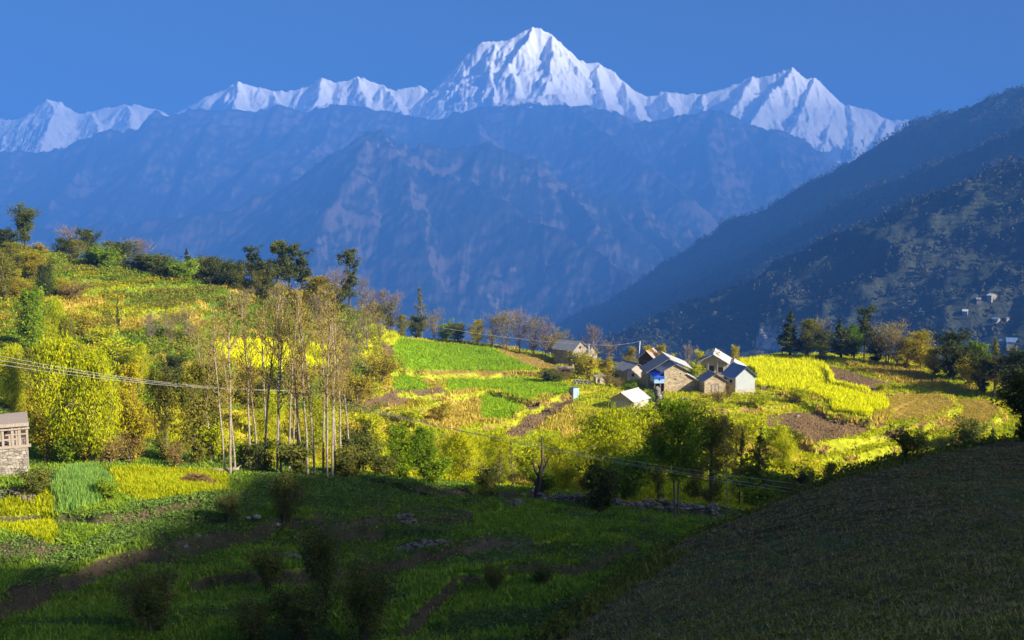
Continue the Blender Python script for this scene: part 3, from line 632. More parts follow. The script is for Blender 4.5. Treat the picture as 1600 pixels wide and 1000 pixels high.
proto('greentree', 'leafy_tree', 'tree', 10., var(5, 3, 10., .24, .10, 2.9, 48, .6, 9000, .18, (B['bark'], B['bark'], B['leaf_green']), sub=5, spread=.46, prof='oval'))
proto('evergreen', 'evergreen_tree', 'tree', 9., var(6, 4, 9., .26, .06, 3.3, 40, .6, 6500, .2, (B['dark_bark'], B['dark_bark'], B['leaf_dark']), sub=5, spread=.42, prof='round'))
proto('umbrella', 'evergreen_tree', 'tree', 10., var(7, 2, 10., .3, .28, 3.2, 30, .5, 6000, .2, (B['dark_bark'], B['dark_bark'], B['leaf_dark']), sub=5, spread=.5, prof='top'))
proto('olive', 'olive_green_tree', 'tree', 10., var(8, 3, 10., .22, .05, 2.7, 44, .65, 7000, .16, (B['bark'], B['grey_twig'], B['leaf_olive']), sub=5, spread=.46, prof='oval'))
proto('conifer', 'conifer_tree', 'tree', 12., var(9, 3, 12., .22, .10, 2.5, 74, .05, 9000, .2, (B['dark_bark'], B['dark_bark'], B['leaf_conifer']), sub=4, spread=.22, prof='cone', droop=.15, curve=0.1))
proto('lopped', 'lopped_pine_tree', 'tree', 12., var(10, 3, 12., .22, .34, 2.1, 34, .35, 4200, .2, (B['dark_bark'], B['dark_bark'], B['leaf_dark']), sub=4, spread=.34, prof='column', lean=.04))
proto('bare', 'bare_tree', 'tree', 9., var(11, 4, 9., .14, .14, 3.4, 56, .75, 300, .08, (B['grey_twig'], B['grey_twig'], B['leaf_brown']), sub=9, spread=.3, prof='oval', multi=1))
proto('baregold', 'budding_tree', 'tree', 9., var(12, 4, 9., .14, .12, 3.4, 56, .75, 1700, .1, (B['grey_twig'], B['grey_twig'], B['leaf_gold']), sub=8, spread=.4, prof='oval', multi=2))
proto('thin', 'slender_tree', 'tree', 11., var(13, 3, 11., .13, .12, 2.0, 56, .35, 1700, .12, (B['bark'], B['grey_twig'], B['leaf_olive']), sub=6, spread=.3, prof='cone', lean=.02))
proto('shrub', 'shrub', 'shrub', 2.4, var(14, 3, 2.4, .06, .05, 1.5, 22, .7, 2600, .11, (B['bark'], B['gold_twig'], B['leaf_willow']), sub=4, spread=.26, prof='round', multi=3), ('stem', 'foliage'))
proto('goldshrub', 'shrub', 'shrub', 2.4, var(15, 3, 2.4, .06, .05, 1.5, 22, .8, 2200, .1, (B['bark'], B['gold_twig'], B['leaf_gold']), sub=4, spread=.24, prof='round', multi=3), ('stem', 'foliage'))
proto('darkshrub', 'shrub', 'shrub', 2.4, var(16, 4, 2.4, .06, .04, 1.45, 26, .65, 3600, .1, (B['dark_bark'], B['bark'], B['leaf_shade']), sub=4, spread=.26, prof='round', multi=3), ('stem', 'foliage'))
proto('greenshrub', 'shrub', 'shrub', 2.4, var(17, 2, 2.4, .06, .05, 1.5, 22, .7, 2800, .11, (B['bark'], B['bark'], B['leaf_green']), sub=4, spread=.26, prof='round', multi=3), ('stem', 'foliage'))
proto('brownshrub', 'brush_bush', 'shrub', 2.0, var(18, 2, 2.0, .05, .03, 1.5, 40, .75, 500, .09, (B['grey_twig'], B['leaf_brown'], B['leaf_brown']), sub=8, spread=.2, prof='round', multi=4), ('stem', 'foliage'))
proto('twigshrub', 'twiggy_bush', 'shrub', 2.6, var(19, 3, 2.6, .05, .03, 1.7, 46, .8, 7500, .075, (B['bark'], B['bark'], B['leaf_shade']), sub=9, spread=.25, prof='round', multi=4), ('stem', 'foliage'))
proto('tallgreen', 'leafy_tree', 'tree', 14., var(20, 1, 14., .16, .34, 3.1, 54, .55, 9500, .17, (B['bark'], B['bark'], B['leaf_green']), sub=5, spread=.46, prof='oval', multi=2, lean=.02), ('trunk', 'crown'))
def plant(key, px, py, h, label, Y=None, w=1., group=None):
    """one tree or bush standing where the photo shows its foot, h photo pixels tall there"""
    q = PROTO[key]; p = hit(px, py) if Y is None else ground(px, Y)
    if q['i'] == 0: q['i'] = 0
    tm, cm = q['v'][q['i'] % len(q['v'])]; q['i'] += 1
    h *= 1.15 if group in (SKY, EDG) else 1.
    s = h / F * p[1] * 1.02 / q['H']; rg = np.random.default_rng(int(px * 7 + py * 13 + h))
    e = empty(q['name'], p - [0, 0, .05], label, q['cat'], group, rg.uniform(0, 6.28)); w *= {SKY: 1.4, RID: 1.2, EDG: 1.35, VIL: 1.15, ROW: 1.15}.get(group, 1.) * (.75 if key in ('lopped', 'umbrella') and group == SKY else 1.); e.scale = (s * w, s * w, s)
    link(q['parts'][0], tm, e); link(q['parts'][1], cm, e)
    return e
SKY = 'trees and bushes along the top of the left hill'
GRV = 'slender birches of the grove'
THK = 'trees of the sunlit thicket left of the birch grove'
VIL = 'trees and bushes around the village'
EDG = 'trees along the far edge of the right-hand fields'
ROW = 'trees and bushes in the row behind the lower terraces'
TERR = 'bushes on the shaded terraces'
RID = 'bare trees on the ridge left of the village'
T = [
 ('umbrella',40,396,56,'tall dark round-headed tree, highest on the top of the left hill',None,1.0,SKY),
 ('evergreen',12,398,30,'low dark tree just left of the tall round-headed hilltop tree',None,1.2,SKY),
 ('goldshrub',66,404,16,'small brownish bush right of the tall round-headed hilltop tree',None,1.,SKY),
 ('bare',112,396,44,'leafless twiggy tree on the hilltop behind a dark round bush',None,1.1,SKY),
 ('evergreen',99,404,26,'dark round bushy tree below the leafless hilltop tree',None,1.1,SKY),
 ('evergreen',139,402,42,'dark dome-shaped tree leaning right beside the leafless hilltop tree',None,.75,SKY),
 ('olive',118,414,32,'olive bushy tree under the leafless hilltop tree',None,1.3,SKY),
 ('greenshrub',150,420,22,'bright green round bush on the hilltop, left one of two',None,1.2,SKY),
 ('greenshrub',168,424,26,'bright green round bush on the hilltop, right one of two',None,1.1,SKY),
 ('evergreen',183,426,38,'broad dark evergreen beside the bright green hilltop bushes',None,1.2,SKY),
 ('bare',173,402,34,'thin leafless tree behind the broad dark evergreen',None,1.1,SKY),
 ('bare',196,404,32,'thin leafless tree right of the broad dark evergreen',None,1.1,SKY),
 ('bare',217,412,40,'reddish leafless spreading tree above a dark flat bush',None,1.4,SKY),
 ('darkshrub',229,431,24,'wide dark flat-topped bush at the foot of the reddish leafless tree',None,1.9,SKY),
 ('conifer',293,432,38,'small dark conifer with tiered branches on the hill crest',None,.9,SKY),
 ('conifer',311,430,30,'smaller slim conifer right of the tiered conifer',None,.7,SKY),
 ('greenshrub',276,439,22,'pale green bush left of the tiered conifer',None,1.,SKY),
 ('greenshrub',292,443,24,'green bush at the foot of the tiered conifer',None,1.,SKY),
 ('olive',322,443,32,'grey-olive bushy tree right of the slim conifer',None,1.2,SKY),
 ('evergreen',350,444,28,'dark evergreen between the conifers and the lopped pines',None,1.3,SKY),
 ('lopped',394,452,56,'lopped pine with a flat dark top, first of the hill crest pines',None,1.2,SKY),
 ('lopped',433,470,70,'dark shaggy pine, left one of the close group of three',None,1.25,SKY),
 ('lopped',453,470,72,'dark shaggy pine, middle one of the close group of three',None,1.15,SKY),
 ('lopped',473,468,64,'dark shaggy pine, right one of the close group of three',None,1.25,SKY),
 ('olive',412,470,40,'olive bushy tree in front of the flat-topped lopped pine',None,1.2,SKY),
 ('lopped',546,502,88,'lone tall lopped pine with a tuft at its tip above the birches',None,.9,SKY),
 ('bare',524,498,66,'pale leafless tree left of the lone tufted pine',None,.9,RID),
 ('bare',566,497,58,'dark leafless crooked tree right of the lone tufted pine',None,.8,RID),
 ('bare',583,500,48,'leafless grey tree, second right of the lone tufted pine',None,.9,RID),
 ('bare',600,503,54,'leafless grey tree behind the dark crest bush',None,.9,RID),
 ('bare',614,503,56,'leafless grey tree between the dark crest bush and the tall bare tree',None,.9,RID),
 ('thin',659,508,84,'tallest thinly leaved tree standing out against the blue mountains',None,1.,RID),
 ('darkshrub',590,506,30,'dark bush on the crest under the leafless grey trees',None,1.2,RID),
 ('evergreen',606,508,24,'dark low evergreen right of the dark crest bush',None,1.2,RID),
 ('olive',628,512,34,'olive rounded tree on the crest left of the tallest bare tree',None,1.1,RID),
 ('evergreen',650,524,32,'dark bush at the foot of the tallest bare tree',None,1.3,RID),
 ('baregold',678,530,46,'golden budding tree on the crest right of the tallest bare tree',None,.9,RID),
 ('greenshrub',700,531,22,'green bush on the crest right of the golden budding tree',None,1.2,RID),
 ('evergreen',716,536,28,'dark green rounded tree at the low point of the crest',None,1.3,RID),
 ('goldtree',746,542,38,'golden cone-shaped tree at the left end of the leafless row',None,.9,RID),
 ('baregold',768,545,52,'leafless tree at the left end of the row before the mountains',None,1.,RID),
 ('baregold',790,549,58,'leafless tree, second in the row before the mountains',None,1.1,RID),
 ('bare',812,552,60,'leafless tree, third in the row before the mountains',None,1.1,RID),
 ('baregold',832,554,56,'leafless tree, fourth in the row before the mountains',None,1.1,RID),
 ('bare',852,556,48,'leafless tree, fifth in the row before the mountains',None,1.1,RID),
 ('baregold',872,556,44,'leafless tree, last in the row, beside the slate-roofed house',None,1.1,RID),
 ('goldshrub',868,549,24,'golden bush left of the slate-roofed house',None,1.3,VIL),
 ('bare',926,556,52,'tall grey leafless tree behind the slate-roofed house',None,1.,VIL),
 ('bare',952,566,34,'low grey leafless tree right of the slate-roofed house',None,1.3,VIL),
 ('goldtree',984,580,36,'round golden tree left of the tall white pole',None,.85,VIL),
 ('conifer',1008,545,32,'dark narrow conifer top right of the tall white pole',None,.7,VIL),
 ('goldtree',1014,560,32,'golden tree behind the rust-roofed hut, left one',None,.8,VIL),
 ('goldtree',1034,560,34,'golden tree behind the rust-roofed hut, right one',None,.8,VIL),
 ('shrub',1048,563,18,'small bright yellow-green bush right of the rust-roofed hut',None,.8,VIL),
 ('bare',1076,556,32,'round leafless grey tree behind the village roofs',None,1.1,VIL),
 ('shrub',1093,560,20,'yellow round bush beside the leafless grey village tree',None,.9,VIL),
 ('baregold',1121,556,24,'brownish tree behind the pale-roofed upper house',None,1.2,VIL),
 ('goldtree',1146,576,34,'golden tree right of the pale-roofed upper house',None,.75,VIL),
 ('goldshrub',920,594,32,'broad golden bush in front of the slate-roofed house',None,1.2,VIL),
 ('darkshrub',903,585,26,'dark green bush at the corner of the slate-roofed house',None,.9,VIL),
 ('goldshrub',950,592,26,'golden bush right of the broad golden bush',None,1.1,VIL),
 ('brownshrub',950,604,15,'pale brown brush pile uphill of the tin shed',None,1.3,VIL),
 ('brownshrub',964,607,12,'darker brown brush pile behind the tin shed',None,1.4,VIL),
 ('brownshrub',882,598,14,'brown bush beside the open shelter',None,1.4,VIL),
 ('darkshrub',857,597,16,'dark bush left of the open shelter',None,1.4,VIL),
 ('darkshrub',872,599,14,'dark bush in front of the open shelter',None,1.4,VIL),
 ('greenshrub',986,612,10,'low green bush on the uphill side of the tin shed',None,1.8,VIL),
 ('greenshrub',1013,637,18,'green bush at the lower corner of the tin shed',None,1.1,VIL),
 ('goldshrub',1104,585,26,'golden bush in the yard below the pale-roofed upper house',None,1.1,VIL),
 ('shrub',1088,590,20,'pale bush beside the washing hung in the yard',None,1.1,VIL),
 ('brownshrub',1139,622,18,'tall dark brown brush heap beside the white gabled house',None,.8,VIL),
 ('brownshrub',1122,631,15,'rounded brown brush heap in front of the small stone hut',None,1.4,VIL),
 ('brownshrub',1103,632,12,'low brown brush left of the rounded brown heap',None,1.5,VIL),
 ('conifer',1234,562,68,'tall dark conifer at the left end of the trees beyond the mustard',None,1.0,EDG),
 ('olive',1262,562,52,'rounded olive tree right of the tall conifer',None,.9,EDG),
 ('bare',1281,556,46,'pinkish leafless tree among the conifers',None,1.2,EDG),
 ('evergreen',1284,563,36,'dark bushy tree below the pinkish leafless tree',None,.9,EDG),
 ('conifer',1314,562,56,'dark shaggy conifer in the middle of the far edge',None,1.2,EDG),
 ('greentree',1334,562,44,'yellow-green rounded tree beside the shaggy conifer',None,.9,EDG),
 ('lopped',1350,562,70,'tall thin twisted tree with tufted branches, highest of the far edge',None,.75,EDG),
 ('evergreen',1368,566,34,'dark low tree right of the tall twisted tree',None,1.2,EDG),
 ('baregold',1384,572,56,'pale yellow feathery tree, left one of a pair',None,1.1,EDG),
 ('baregold',1400,573,48,'pale yellow feathery tree, right one of a pair',None,1.1,EDG),
 ('goldtree',1416,577,38,'golden bushy tree right of the feathery pair',None,1.1,EDG),
 ('goldtree',1438,580,50,'taller golden tree with a pale top',None,.9,EDG),
 ('goldtree',1460,588,36,'low golden tree before the dark evergreens',None,1.1,EDG),
 ('evergreen',1484,594,60,'tall dark evergreen with a sunlit top, right part of the far edge',None,.8,EDG),
 ('evergreen',1504,596,44,'dark evergreen right of the sunlit-topped evergreen',None,1.1,EDG),
 ('greentree',1524,596,50,'tree with a bright green rounded head between dark evergreens',None,1.,EDG),
 ('goldshrub',1513,606,28,'golden brown bush in front of the bright round-headed tree',None,1.,EDG),
 ('evergreen',1536,612,44,'dark evergreen left of the tall pale slender tree',None,1.1,EDG),
 ('thin',1553,622,84,'tall pale slender tree with level branches',None,1.1,EDG),
 ('olive',1577,618,52,'grey-olive tree right of the tall pale slender tree',None,1.2,EDG),
 ('evergreen',1596,625,60,'dark tree at the right border behind the fields',None,1.1,EDG),
 ('shrub',1376,613,9,'small bright green plant at the end of the ploughed strip',None,1.6,EDG),
 ('evergreen',1597,691,84,'large dark evergreen on the crest of the ploughed slope',None,.8,EDG),
 ('conifer',1549,694,24,'small dark conifer on the crest beside the large evergreen',None,1.,EDG),
 ('darkshrub',1515,699,32,'wide dark bush on the crest of the ploughed slope',None,1.2,EDG),
 ('darkshrub',1418,719,33,'dark round bush on the crest, nearest to the village fields',None,.95,EDG),
 ('olive',18,432,44,'brown-olive bushy tree on the left border below the hilltop',None,1.2,SKY),
 ('goldtree',50,442,36,'rusty golden bushy tree left of the dark round evergreen top',None,1.2,SKY),
 ('olive',8,470,56,'olive tree at the left border, half way down the hill',None,1.1,SKY),
 ('darkshrub',252,437,20,'dark bush filling the crest left of the tiered conifer',None,1.5,SKY),
 ('olive',337,447,30,'olive bush tree between the slim conifer and the first lopped pine',None,1.2,SKY),
 ('olive',372,454,34,'olive bush tree just left of the flat-topped lopped pine',None,1.2,SKY),
 ('goldtree',495,492,44,'brownish golden tree right of the three shaggy pines',None,1.2,SKY),
 ('brownshrub',112,470,18,'reddish dry bush on the terraces below the hilltop',None,1.6,SKY),
 ('evergreen',328,450,38,'dark evergreen on the crest between two olive bush trees',None,1.1,SKY),
 ('evergreen',364,454,34,'low dark evergreen behind the first birch tops',None,1.2,SKY),
 ('evergreen',414,464,44,'dark evergreen between the flat-topped pine and the three pines',None,1.0,SKY),
 ('evergreen',500,488,40,'dark evergreen right below the three shaggy pines',None,1.1,SKY),
 ('evergreen',522,498,36,'dark evergreen left of the lone tufted pine foot',None,1.1,SKY),
 # row behind the lower terraces
 ('darkshrub',565,752,58,'olive dark bush at the right foot of the birch grove',88,.95,ROW),
 ('darkshrub',592,755,36,'very dark low bush left of the dark green tree pair',89,1.1,ROW),
 ('greentree',625,757,84,'dark green leafy tree, left one of a pair',91,1.0,ROW),
 ('greentree',662,758,84,'dark green leafy tree, right one of a pair',92,1.0,ROW),
 ('willow',725,765,80,'bright yellow willow right of the dark green tree pair',97,1.0,ROW),
 ('willow',785,768,85,'bright yellow willow behind a slim young conifer',103,.9,ROW),
 ('darkshrub',763,771,44,'dark ball-shaped bush in front of the yellow willows',84,.85,ROW),
 ('thin',780,770,70,'dark thin spiky young tree behind the ball-shaped bush',92,.8,ROW),
 ('thin',800,775,82,'slim young tree with a thin upright stem right of the ball bush',90,.9,ROW),
 ('willow',880,772,82,'green-yellow willow right of the dead forked tree',104,1.0,ROW),
 ('goldshrub',915,770,30,'small glowing golden bush between two willows',100,.8,ROW),
 ('darkshrub',937,808,64,'dark cone-shaped bush in front of the great willow',80,.9,ROW),
 ('willow',950,790,132,'great willow with forked dark trunk and yellow crown, left one',106,1.15,ROW),
 ('willow',996,790,134,'great yellow-crowned willow, right one behind the tall dark tree',112,1.0,ROW),
 ('greenshrub',985,792,64,'dark bush under the great willows',98,1.2,ROW),
 ('tallgreen',1062,835,196,'tall dark green tree on twin stems at the edge of the ploughed slope',80,.9,ROW),
 ('olive',1030,800,120,'olive tree behind the tall twin-stemmed tree, left one',100,.8,ROW),
 ('olive',1112,790,140,'olive sparse tree right of the tall twin-stemmed tree',100,.8,ROW),
 ('birch_green',1140,800,150,'pale-stemmed thin tree leaning over the stone wall',97,.8,ROW),
 ('olive',1085,795,100,'shaded bushy tree between the two olive trees',108,.9,ROW),
 ('thin',1158,785,130,'bare mast-like slender tree',104,.7,ROW),
 ('thin',1190,788,136,'dark spreading slender tree with bare level branches',104,1.1,ROW),
 ('greenshrub',1185,790,60,'dark bush below the spreading slender tree',105,1.3,ROW),
 ('darkshrub',1228,770,44,'dark olive bush left of the rounded dark bush pair',112,1.,ROW),
 ('darkshrub',1262,768,50,'rounded dark bush above the ploughed slope',112,.95,ROW),
 ('olive',1300,765,66,'upright olive young tree above the ploughed slope',114,.8,ROW),
 ('shrub',1165,700,38,'sunlit yellow-green bush behind the slender trees',None,1.3,ROW),
 ('shrub',1215,700,30,'pale sunlit bush beside the ploughed plot',None,1.3,ROW),
 ('darkshrub',1240,690,12,'low dark bush at the lower edge of the ploughed plot',None,2.0,ROW),
 ('goldshrub',560,640,40,'golden bush on the slope right of the birch grove',None,1.3,ROW),
 ('goldshrub',600,600,34,'brownish golden bush on the slope below the green field',None,1.4,ROW),
 ('shrub',580,690,36,'yellow bush on the slope above the dark bushes',None,1.4,ROW),
 ('goldshrub',690,660,24,'dry golden bush in the middle of the slope',None,1.5,ROW),
 ('shrub',640,670,26,'yellow-green bush behind the dark green pair',None,1.6,ROW),
 ('shrub',1180,640,20,'yellow-green bush below the white gabled house',None,1.6,VIL),
 ('shrub',1090,650,22,'yellow-green bush below the small stone hut',None,1.8,VIL),
 ('shrub',1040,660,26,'yellow-green bush at the foot of the lane wall',None,1.6,VIL),
 ('shrub',1250,630,16,'low bush below the mustard field',None,1.5,VIL),
 ('willow',705,745,62,'yellow-green willow just right of the dark green pair, behind the first willow',None,1.1,ROW),
 ('willow',755,742,60,'low yellow willow between the two bright yellow willows',None,1.2,ROW),
 ('shrub',820,748,40,'yellow-green bushy clump left of the dead forked tree',None,1.5,ROW),
 ('willow',862,742,62,'rounded yellow-green willow right behind the dead forked tree',None,1.1,ROW),
 ('willow',905,748,66,'rounded yellow-green willow at the left side of the great willows',None,1.1,ROW),
 ('greentree',965,752,84,'fresh green tree between the two great willows',None,1.1,ROW),
 ('willow',1030,740,84,'yellow-topped willow behind the tall twin-stemmed tree, left side',None,1.1,ROW),
 ('willow',1120,735,72,'yellow-topped willow behind the sparse olive trees',None,1.2,ROW),
 ('olive',1150,745,80,'loose olive tree behind the bare mast-like tree',None,1.1,ROW),
 ('willow',1225,735,50,'rounded yellow-green bushy tree behind the dark olive bush',None,1.2,ROW),
 ('greenshrub',680,758,34,'green bush at the right foot of the dark green pair',None,1.4,ROW),
 ('greenshrub',845,770,30,'green bush at the foot of the dead forked tree',None,1.4,ROW),
 # thicket
 ('evergreen',72,470,52,'dark round evergreen at the upper left of the thicket',None,.8,THK),
 ('goldtree',30,470,44,'brownish golden tree left of the dark round evergreen',None,1.2,THK),
 ('goldtree',100,470,30,'low reddish gold bush tree right of the dark round evergreen',None,1.2,THK),
 ('greentree',52,570,110,'leafy green tree with a yellow right side in the upper thicket',None,.85,THK),
 ('willow',85,560,90,'yellow-green tree just right of the leafy green thicket tree',None,.75,THK),
 ('olive',105,560,62,'dark reddish-olive tree in the upper thicket',None,.9,THK),
 ('goldshrub',140,530,30,'golden bush on the slope right of the olive tree',None,1.6,THK),
 ('shrub',160,545,26,'bright bush left of the ivy-dark column tree',None,1.6,THK),
 ('conifer',185,520,56,'narrow dark column-shaped tree on the open slope',None,.3,THK),
 ('bare',236,540,46,'pale fan-shaped leafless tree on the open slope',None,1.,THK),
 ('baregold',265,540,50,'golden feathery tree right of the pale fan-shaped tree',None,1.2,THK),
 ('baregold',300,545,60,'golden feathery tree behind the first birches',None,1.2,THK),
 ('shrub',180,590,46,'yellow-green bushy tree in the middle of the thicket',None,1.3,THK),
 ('willow',222,606,66,'bright yellow-green round-headed tree at the thicket edge',None,.8,THK),
 ('evergreen',200,585,40,'dark gap-filling tree between two bright trees',None,1.2,THK),
 ('willow',20,640,100,'yellow-green tree at the left border of the thicket',None,.9,THK),
 ('olive',60,660,110,'dark brown-olive tree behind the wooden barn',None,.8,THK),
 ('willow',100,722,190,'largest yellow-green willow of the thicket',None,.72,THK),
 ('willow',150,724,170,'yellow drooping willow right of the largest one',None,.75,THK),
 ('goldtree',62,700,84,'golden green tree right behind the wooden barn',None,1.,THK),
 ('goldtree',212,722,150,'amber-gold tree at the right edge of the thicket',None,.62,THK),
 ('olive',262,724,140,'dark olive tree between thicket and birch grove, left one',None,.85,THK),
 ('evergreen',272,620,60,'dark tree in the shady gap behind the olive trees',None,1.1,THK),
 ('olive',305,726,150,'dark olive tree between thicket and birch grove, right one',None,.85,THK),
 ('olive',335,700,130,'olive tree behind the first birches',None,.8,THK),
 ('goldshrub',75,722,50,'golden bush at the foot of the thicket beside the barn',None,1.1,THK),
 ('greenshrub',112,726,34,'green bush at the foot of the largest willow',None,1.1,THK),
 ('goldshrub',135,724,44,'golden bush at the foot of the drooping willow',None,1.1,THK),
 ('brownshrub',172,726,36,'brown dry bush at the foot of the thicket',None,1.2,THK),
 ('brownshrub',205,726,38,'pale brown dry bush below the amber-gold tree',None,1.1,THK),
 ('brownshrub',275,730,30,'brown dry bush below the dark olive trees',None,1.1,THK),
 ('shrub',335,725,50,'sunlit yellow bush at the foot of the first birches',None,1.1,THK),
 ('evergreen',430,650,56,'dark leafy tree behind the birch trunks',None,1.2,GRV),
 ('willow',420,690,80,'yellow-green tree behind the birch trunks, left one',None,1.0,GRV),
 ('willow',500,700,84,'yellow-green tree behind the birch trunks, right one',None,1.0,GRV),
 ('goldtree',390,640,60,'golden tree in the middle of the birch grove',None,1.3,GRV),
 ('goldtree',470,620,56,'brownish golden tree in the middle of the birch grove',None,1.3,GRV),
 ('baregold',570,545,66,'golden feathery tree above the brown plot right of the birches',None,1.2,GRV),
 ('baregold',595,535,44,'small golden feathery tree at the top of the slope',None,1.2,GRV),
 ('baregold',500,520,64,'golden feathery tree on the slope below the three pines',None,1.2,GRV),
 ('baregold',440,500,50,'golden feathery tree on the slope behind the birch tops',None,1.3,GRV),
 ('baregold',380,500,46,'golden feathery tree on the slope left of the birch tops',None,1.3,GRV),
 ('baregold',545,590,90,'tall golden feathery tree at the right side of the grove',None,1.,GRV),
 ('darkshrub',405,738,42,'dark bush among the birch feet, left one',None,1.3,GRV),
 ('darkshrub',462,744,46,'dark bush among the birch feet, middle one',None,1.4,GRV),
 ('darkshrub',540,752,50,'dark bush among the birch feet, right one',None,1.,GRV),
 ('greenshrub',375,732,34,'green bush among the leftmost birch feet',None,1.1,GRV),
 ('shrub',425,735,44,'sunlit yellow bush glowing between the birch trunks',None,.9,GRV),
 # bushes on the shaded terraces
 ('twigshrub',240,992,80,'large dark twiggy bush nearest to the lower left corner',None,1.05,TERR),
 ('twigshrub',448,830,62,'dark bush with gold tips below the birch grove',None,.8,TERR),
 ('twigshrub',505,950,100,'tall dark leaning bush in the middle of the shaded terraces',None,.55,TERR),
 ('twigshrub',570,1012,106,'olive twiggy bush at the bottom edge, rightmost of the bottom three',None,.8,TERR),
 ('twigshrub',470,1015,80,'dark twiggy bush at the bottom edge, middle of the bottom three',None,1.1,TERR),
 ('twigshrub',400,1012,60,'dark twiggy bush at the bottom edge, leftmost of the bottom three',None,1.1,TERR),
 ('twigshrub',360,815,30,'small brown twiggy bush beside the dark crop',None,1.2,TERR),
 ('darkshrub',420,930,60,'rounded dark bush left of the tall leaning bush',None,.8,TERR),
 ('greenshrub',170,785,28,'dark green bush beside the stone base of the barn',None,1.3,TERR),
 ('darkshrub',55,775,36,'dark weedy bush below the wooden barn',None,1.5,TERR),
 ('twigshrub',770,925,34,'small reddish twiggy bush on the bright grass',None,1.,TERR),
 ('twigshrub',845,915,24,'brown twiggy tuft beside the overgrown bank',None,1.4,TERR),
]
for key, px, py, h, label, Y, w, grp in T: plant(key, px, py, h, label, Y, w, grp)
BI = [(352,742,262),(360,744,290),(368,738,240),(392,738,280),(403,736,250),(414,738,296),(419,733,262),(433,742,300),(439,738,270),(452,738,286),(459,730,240),(473,746,250),(481,748,300),(492,748,296),(505,742,270),(511,752,290),(519,752,280),(524,748,300),(534,752,296),(548,746,230),(330,726,230),(318,716,210)]
WH = ['leaning outward at the left end of the grove','tall, second from the left of the grove','thin, half hidden at the left of the grove','straight, left of the glowing mustard strip','thin, just right of the straight left one','tall straight, first of a close pair','thinner, second of a close pair','pale, tallest in the left half of the grove','thin, close behind the tallest left one','single straight, at the middle of the grove','short thin, behind the middle of the grove','leaning left, dark-stemmed, by the crossarm pole','bending, crossing the dark-stemmed one','tall pale, right of the crossarm pole','straight thin, left of the white-footed group','leaning right, white-footed','white-footed, in the middle of its group','tall pale, right of the white-footed group','tallest, at the right end of the grove','thin, lowest at the right end of the grove','short, left of the leaning outward one','short, deepest in the shade left of the grove']
for i, ((px, py, h), wh) in enumerate(zip(BI, WH)):
    e = plant('birch_green' if i % 4 == 3 else 'birch', px, py, h, 'slender birch ' + wh, None, .9, GRV)

# dead forked tree with a tall spike
p = ground(838, 88); g = G(); s = 88 / F * 1.02
def W(px, py): return np.array([(px - 836) * s, 0, (765 - py) * s])
for pts, r in [([(836,770),(837,745),(841,722),(845,700),(845,658)], [.26,.24,.18,.11,.05]), ([(841,724),(834,712),(831,698),(829,704)], [.13,.1,.08,.05]), ([(843,718),(852,704),(856,690)], [.13,.09,.05]), ([(852,704),(848,694)], [.06,.03]), ([(838,740),(831,726)], [.09,.04]), ([(842,712),(838,700)], [.08,.04])]:
    P = np.array([W(*q) for q in pts]); P[1:, 1] += np.random.default_rng(len(pts)).normal(0, .15, len(P) - 1); tube(g, P, r, 7)
o = g.obj('dead_tree', M['dark_bark'], None, True); o.location = p; tag(o, 'dead forked tree with a tall bare spike before the yellow willows', 'tree', ROW)

# ------------------------------------------------------------------ ground cover: one object per kind of growth
cx, cy_ = XX[:-1, :-1], YY[:-1, :-1]
area = np.abs((XX[:-1, 1:] - XX[:-1, :-1]) * (YY[1:, :-1] - YY[:-1, :-1]))
vis = (PX[:-1, :-1] > -120) & (PX[:-1, :-1] < 1720) & (PY[:-1, :-1] < 1060) & (YY[:-1, :-1] < 252)
def scatter(mask, n, seed, near=0.):
    rg = np.random.default_rng(seed); w = (area * (mask & vis) * YY[:-1, :-1] ** (-near)).ravel(); w /= w.sum()
    i = rg.choice(len(w), n, p=w); r_, c_ = i // (nc - 1), i % (nc - 1); a, b = rg.random(n), rg.random(n)
    def L(A): return (A[r_, c_] * (1 - a) + A[r_ + 1, c_] * a) * (1 - b) + (A[r_, c_ + 1] * (1 - a) + A[r_ + 1, c_ + 1] * a) * b
    return np.stack([L(XX), L(YY), L(ZZ)], -1)
def tufts(name, pts, h, w, nb, mat, seed, lean=.5, wb=.22):
    rg = np.random.default_rng(seed); n = len(pts); k_ = n * nb
    c = np.repeat(pts, nb, 0) + np.c_[rg.normal(0, w * .35, (k_, 2)), np.zeros(k_) - .03]
    az = rg.uniform(0, 6.28, k_); hh = h * rg.uniform(.55, 1.25, k_) * np.repeat(rg.uniform(.7, 1.25, n), nb)
    d = np.stack([np.cos(az), np.sin(az), 0 * az], -1); q = np.stack([-np.sin(az), np.cos(az), 0 * az], -1)
    ww = (w * wb * rg.uniform(.7, 1.3, k_))[:, None]
    tip = c + d * (hh * lean * rg.uniform(.2, 1, k_))[:, None]; tip[:, 2] += hh
    V = np.stack([c - q * ww, c + q * ww, tip], 1).reshape(-1, 3)
    g = G(); g.add(V, f3=np.arange(k_ * 3).reshape(-1, 3), a=np.repeat(np.clip(np.repeat(rg.random(n), nb) * .6 + rg.random(k_) * .4, 0, 1), 3))
    o = g.obj(name, mat); o['kind'] = 'stuff'; return o
def leafy(name, pts, h, w, nl, ls, mat, seed):
    rg = np.random.default_rng(seed); n = len(pts); k_ = n * nl
    sc = np.repeat(rg.uniform(.6, 1.3, n), nl)[:, None]
    c = np.repeat(pts, nl, 0) + rg.normal(0, 1, (k_, 3)) * np.array([w, w, h * .28]) * .5 * sc + np.array([0, 0, h * .5]) * sc
    g = G(); leaves(g, c, ls, rg, .6, -.1); o = g.obj(name, mat); o['kind'] = 'stuff'; return o
Kc = K[:-1, :-1]; Yc = YY[:-1, :-1]; q1 = n2[:-1, :-1]
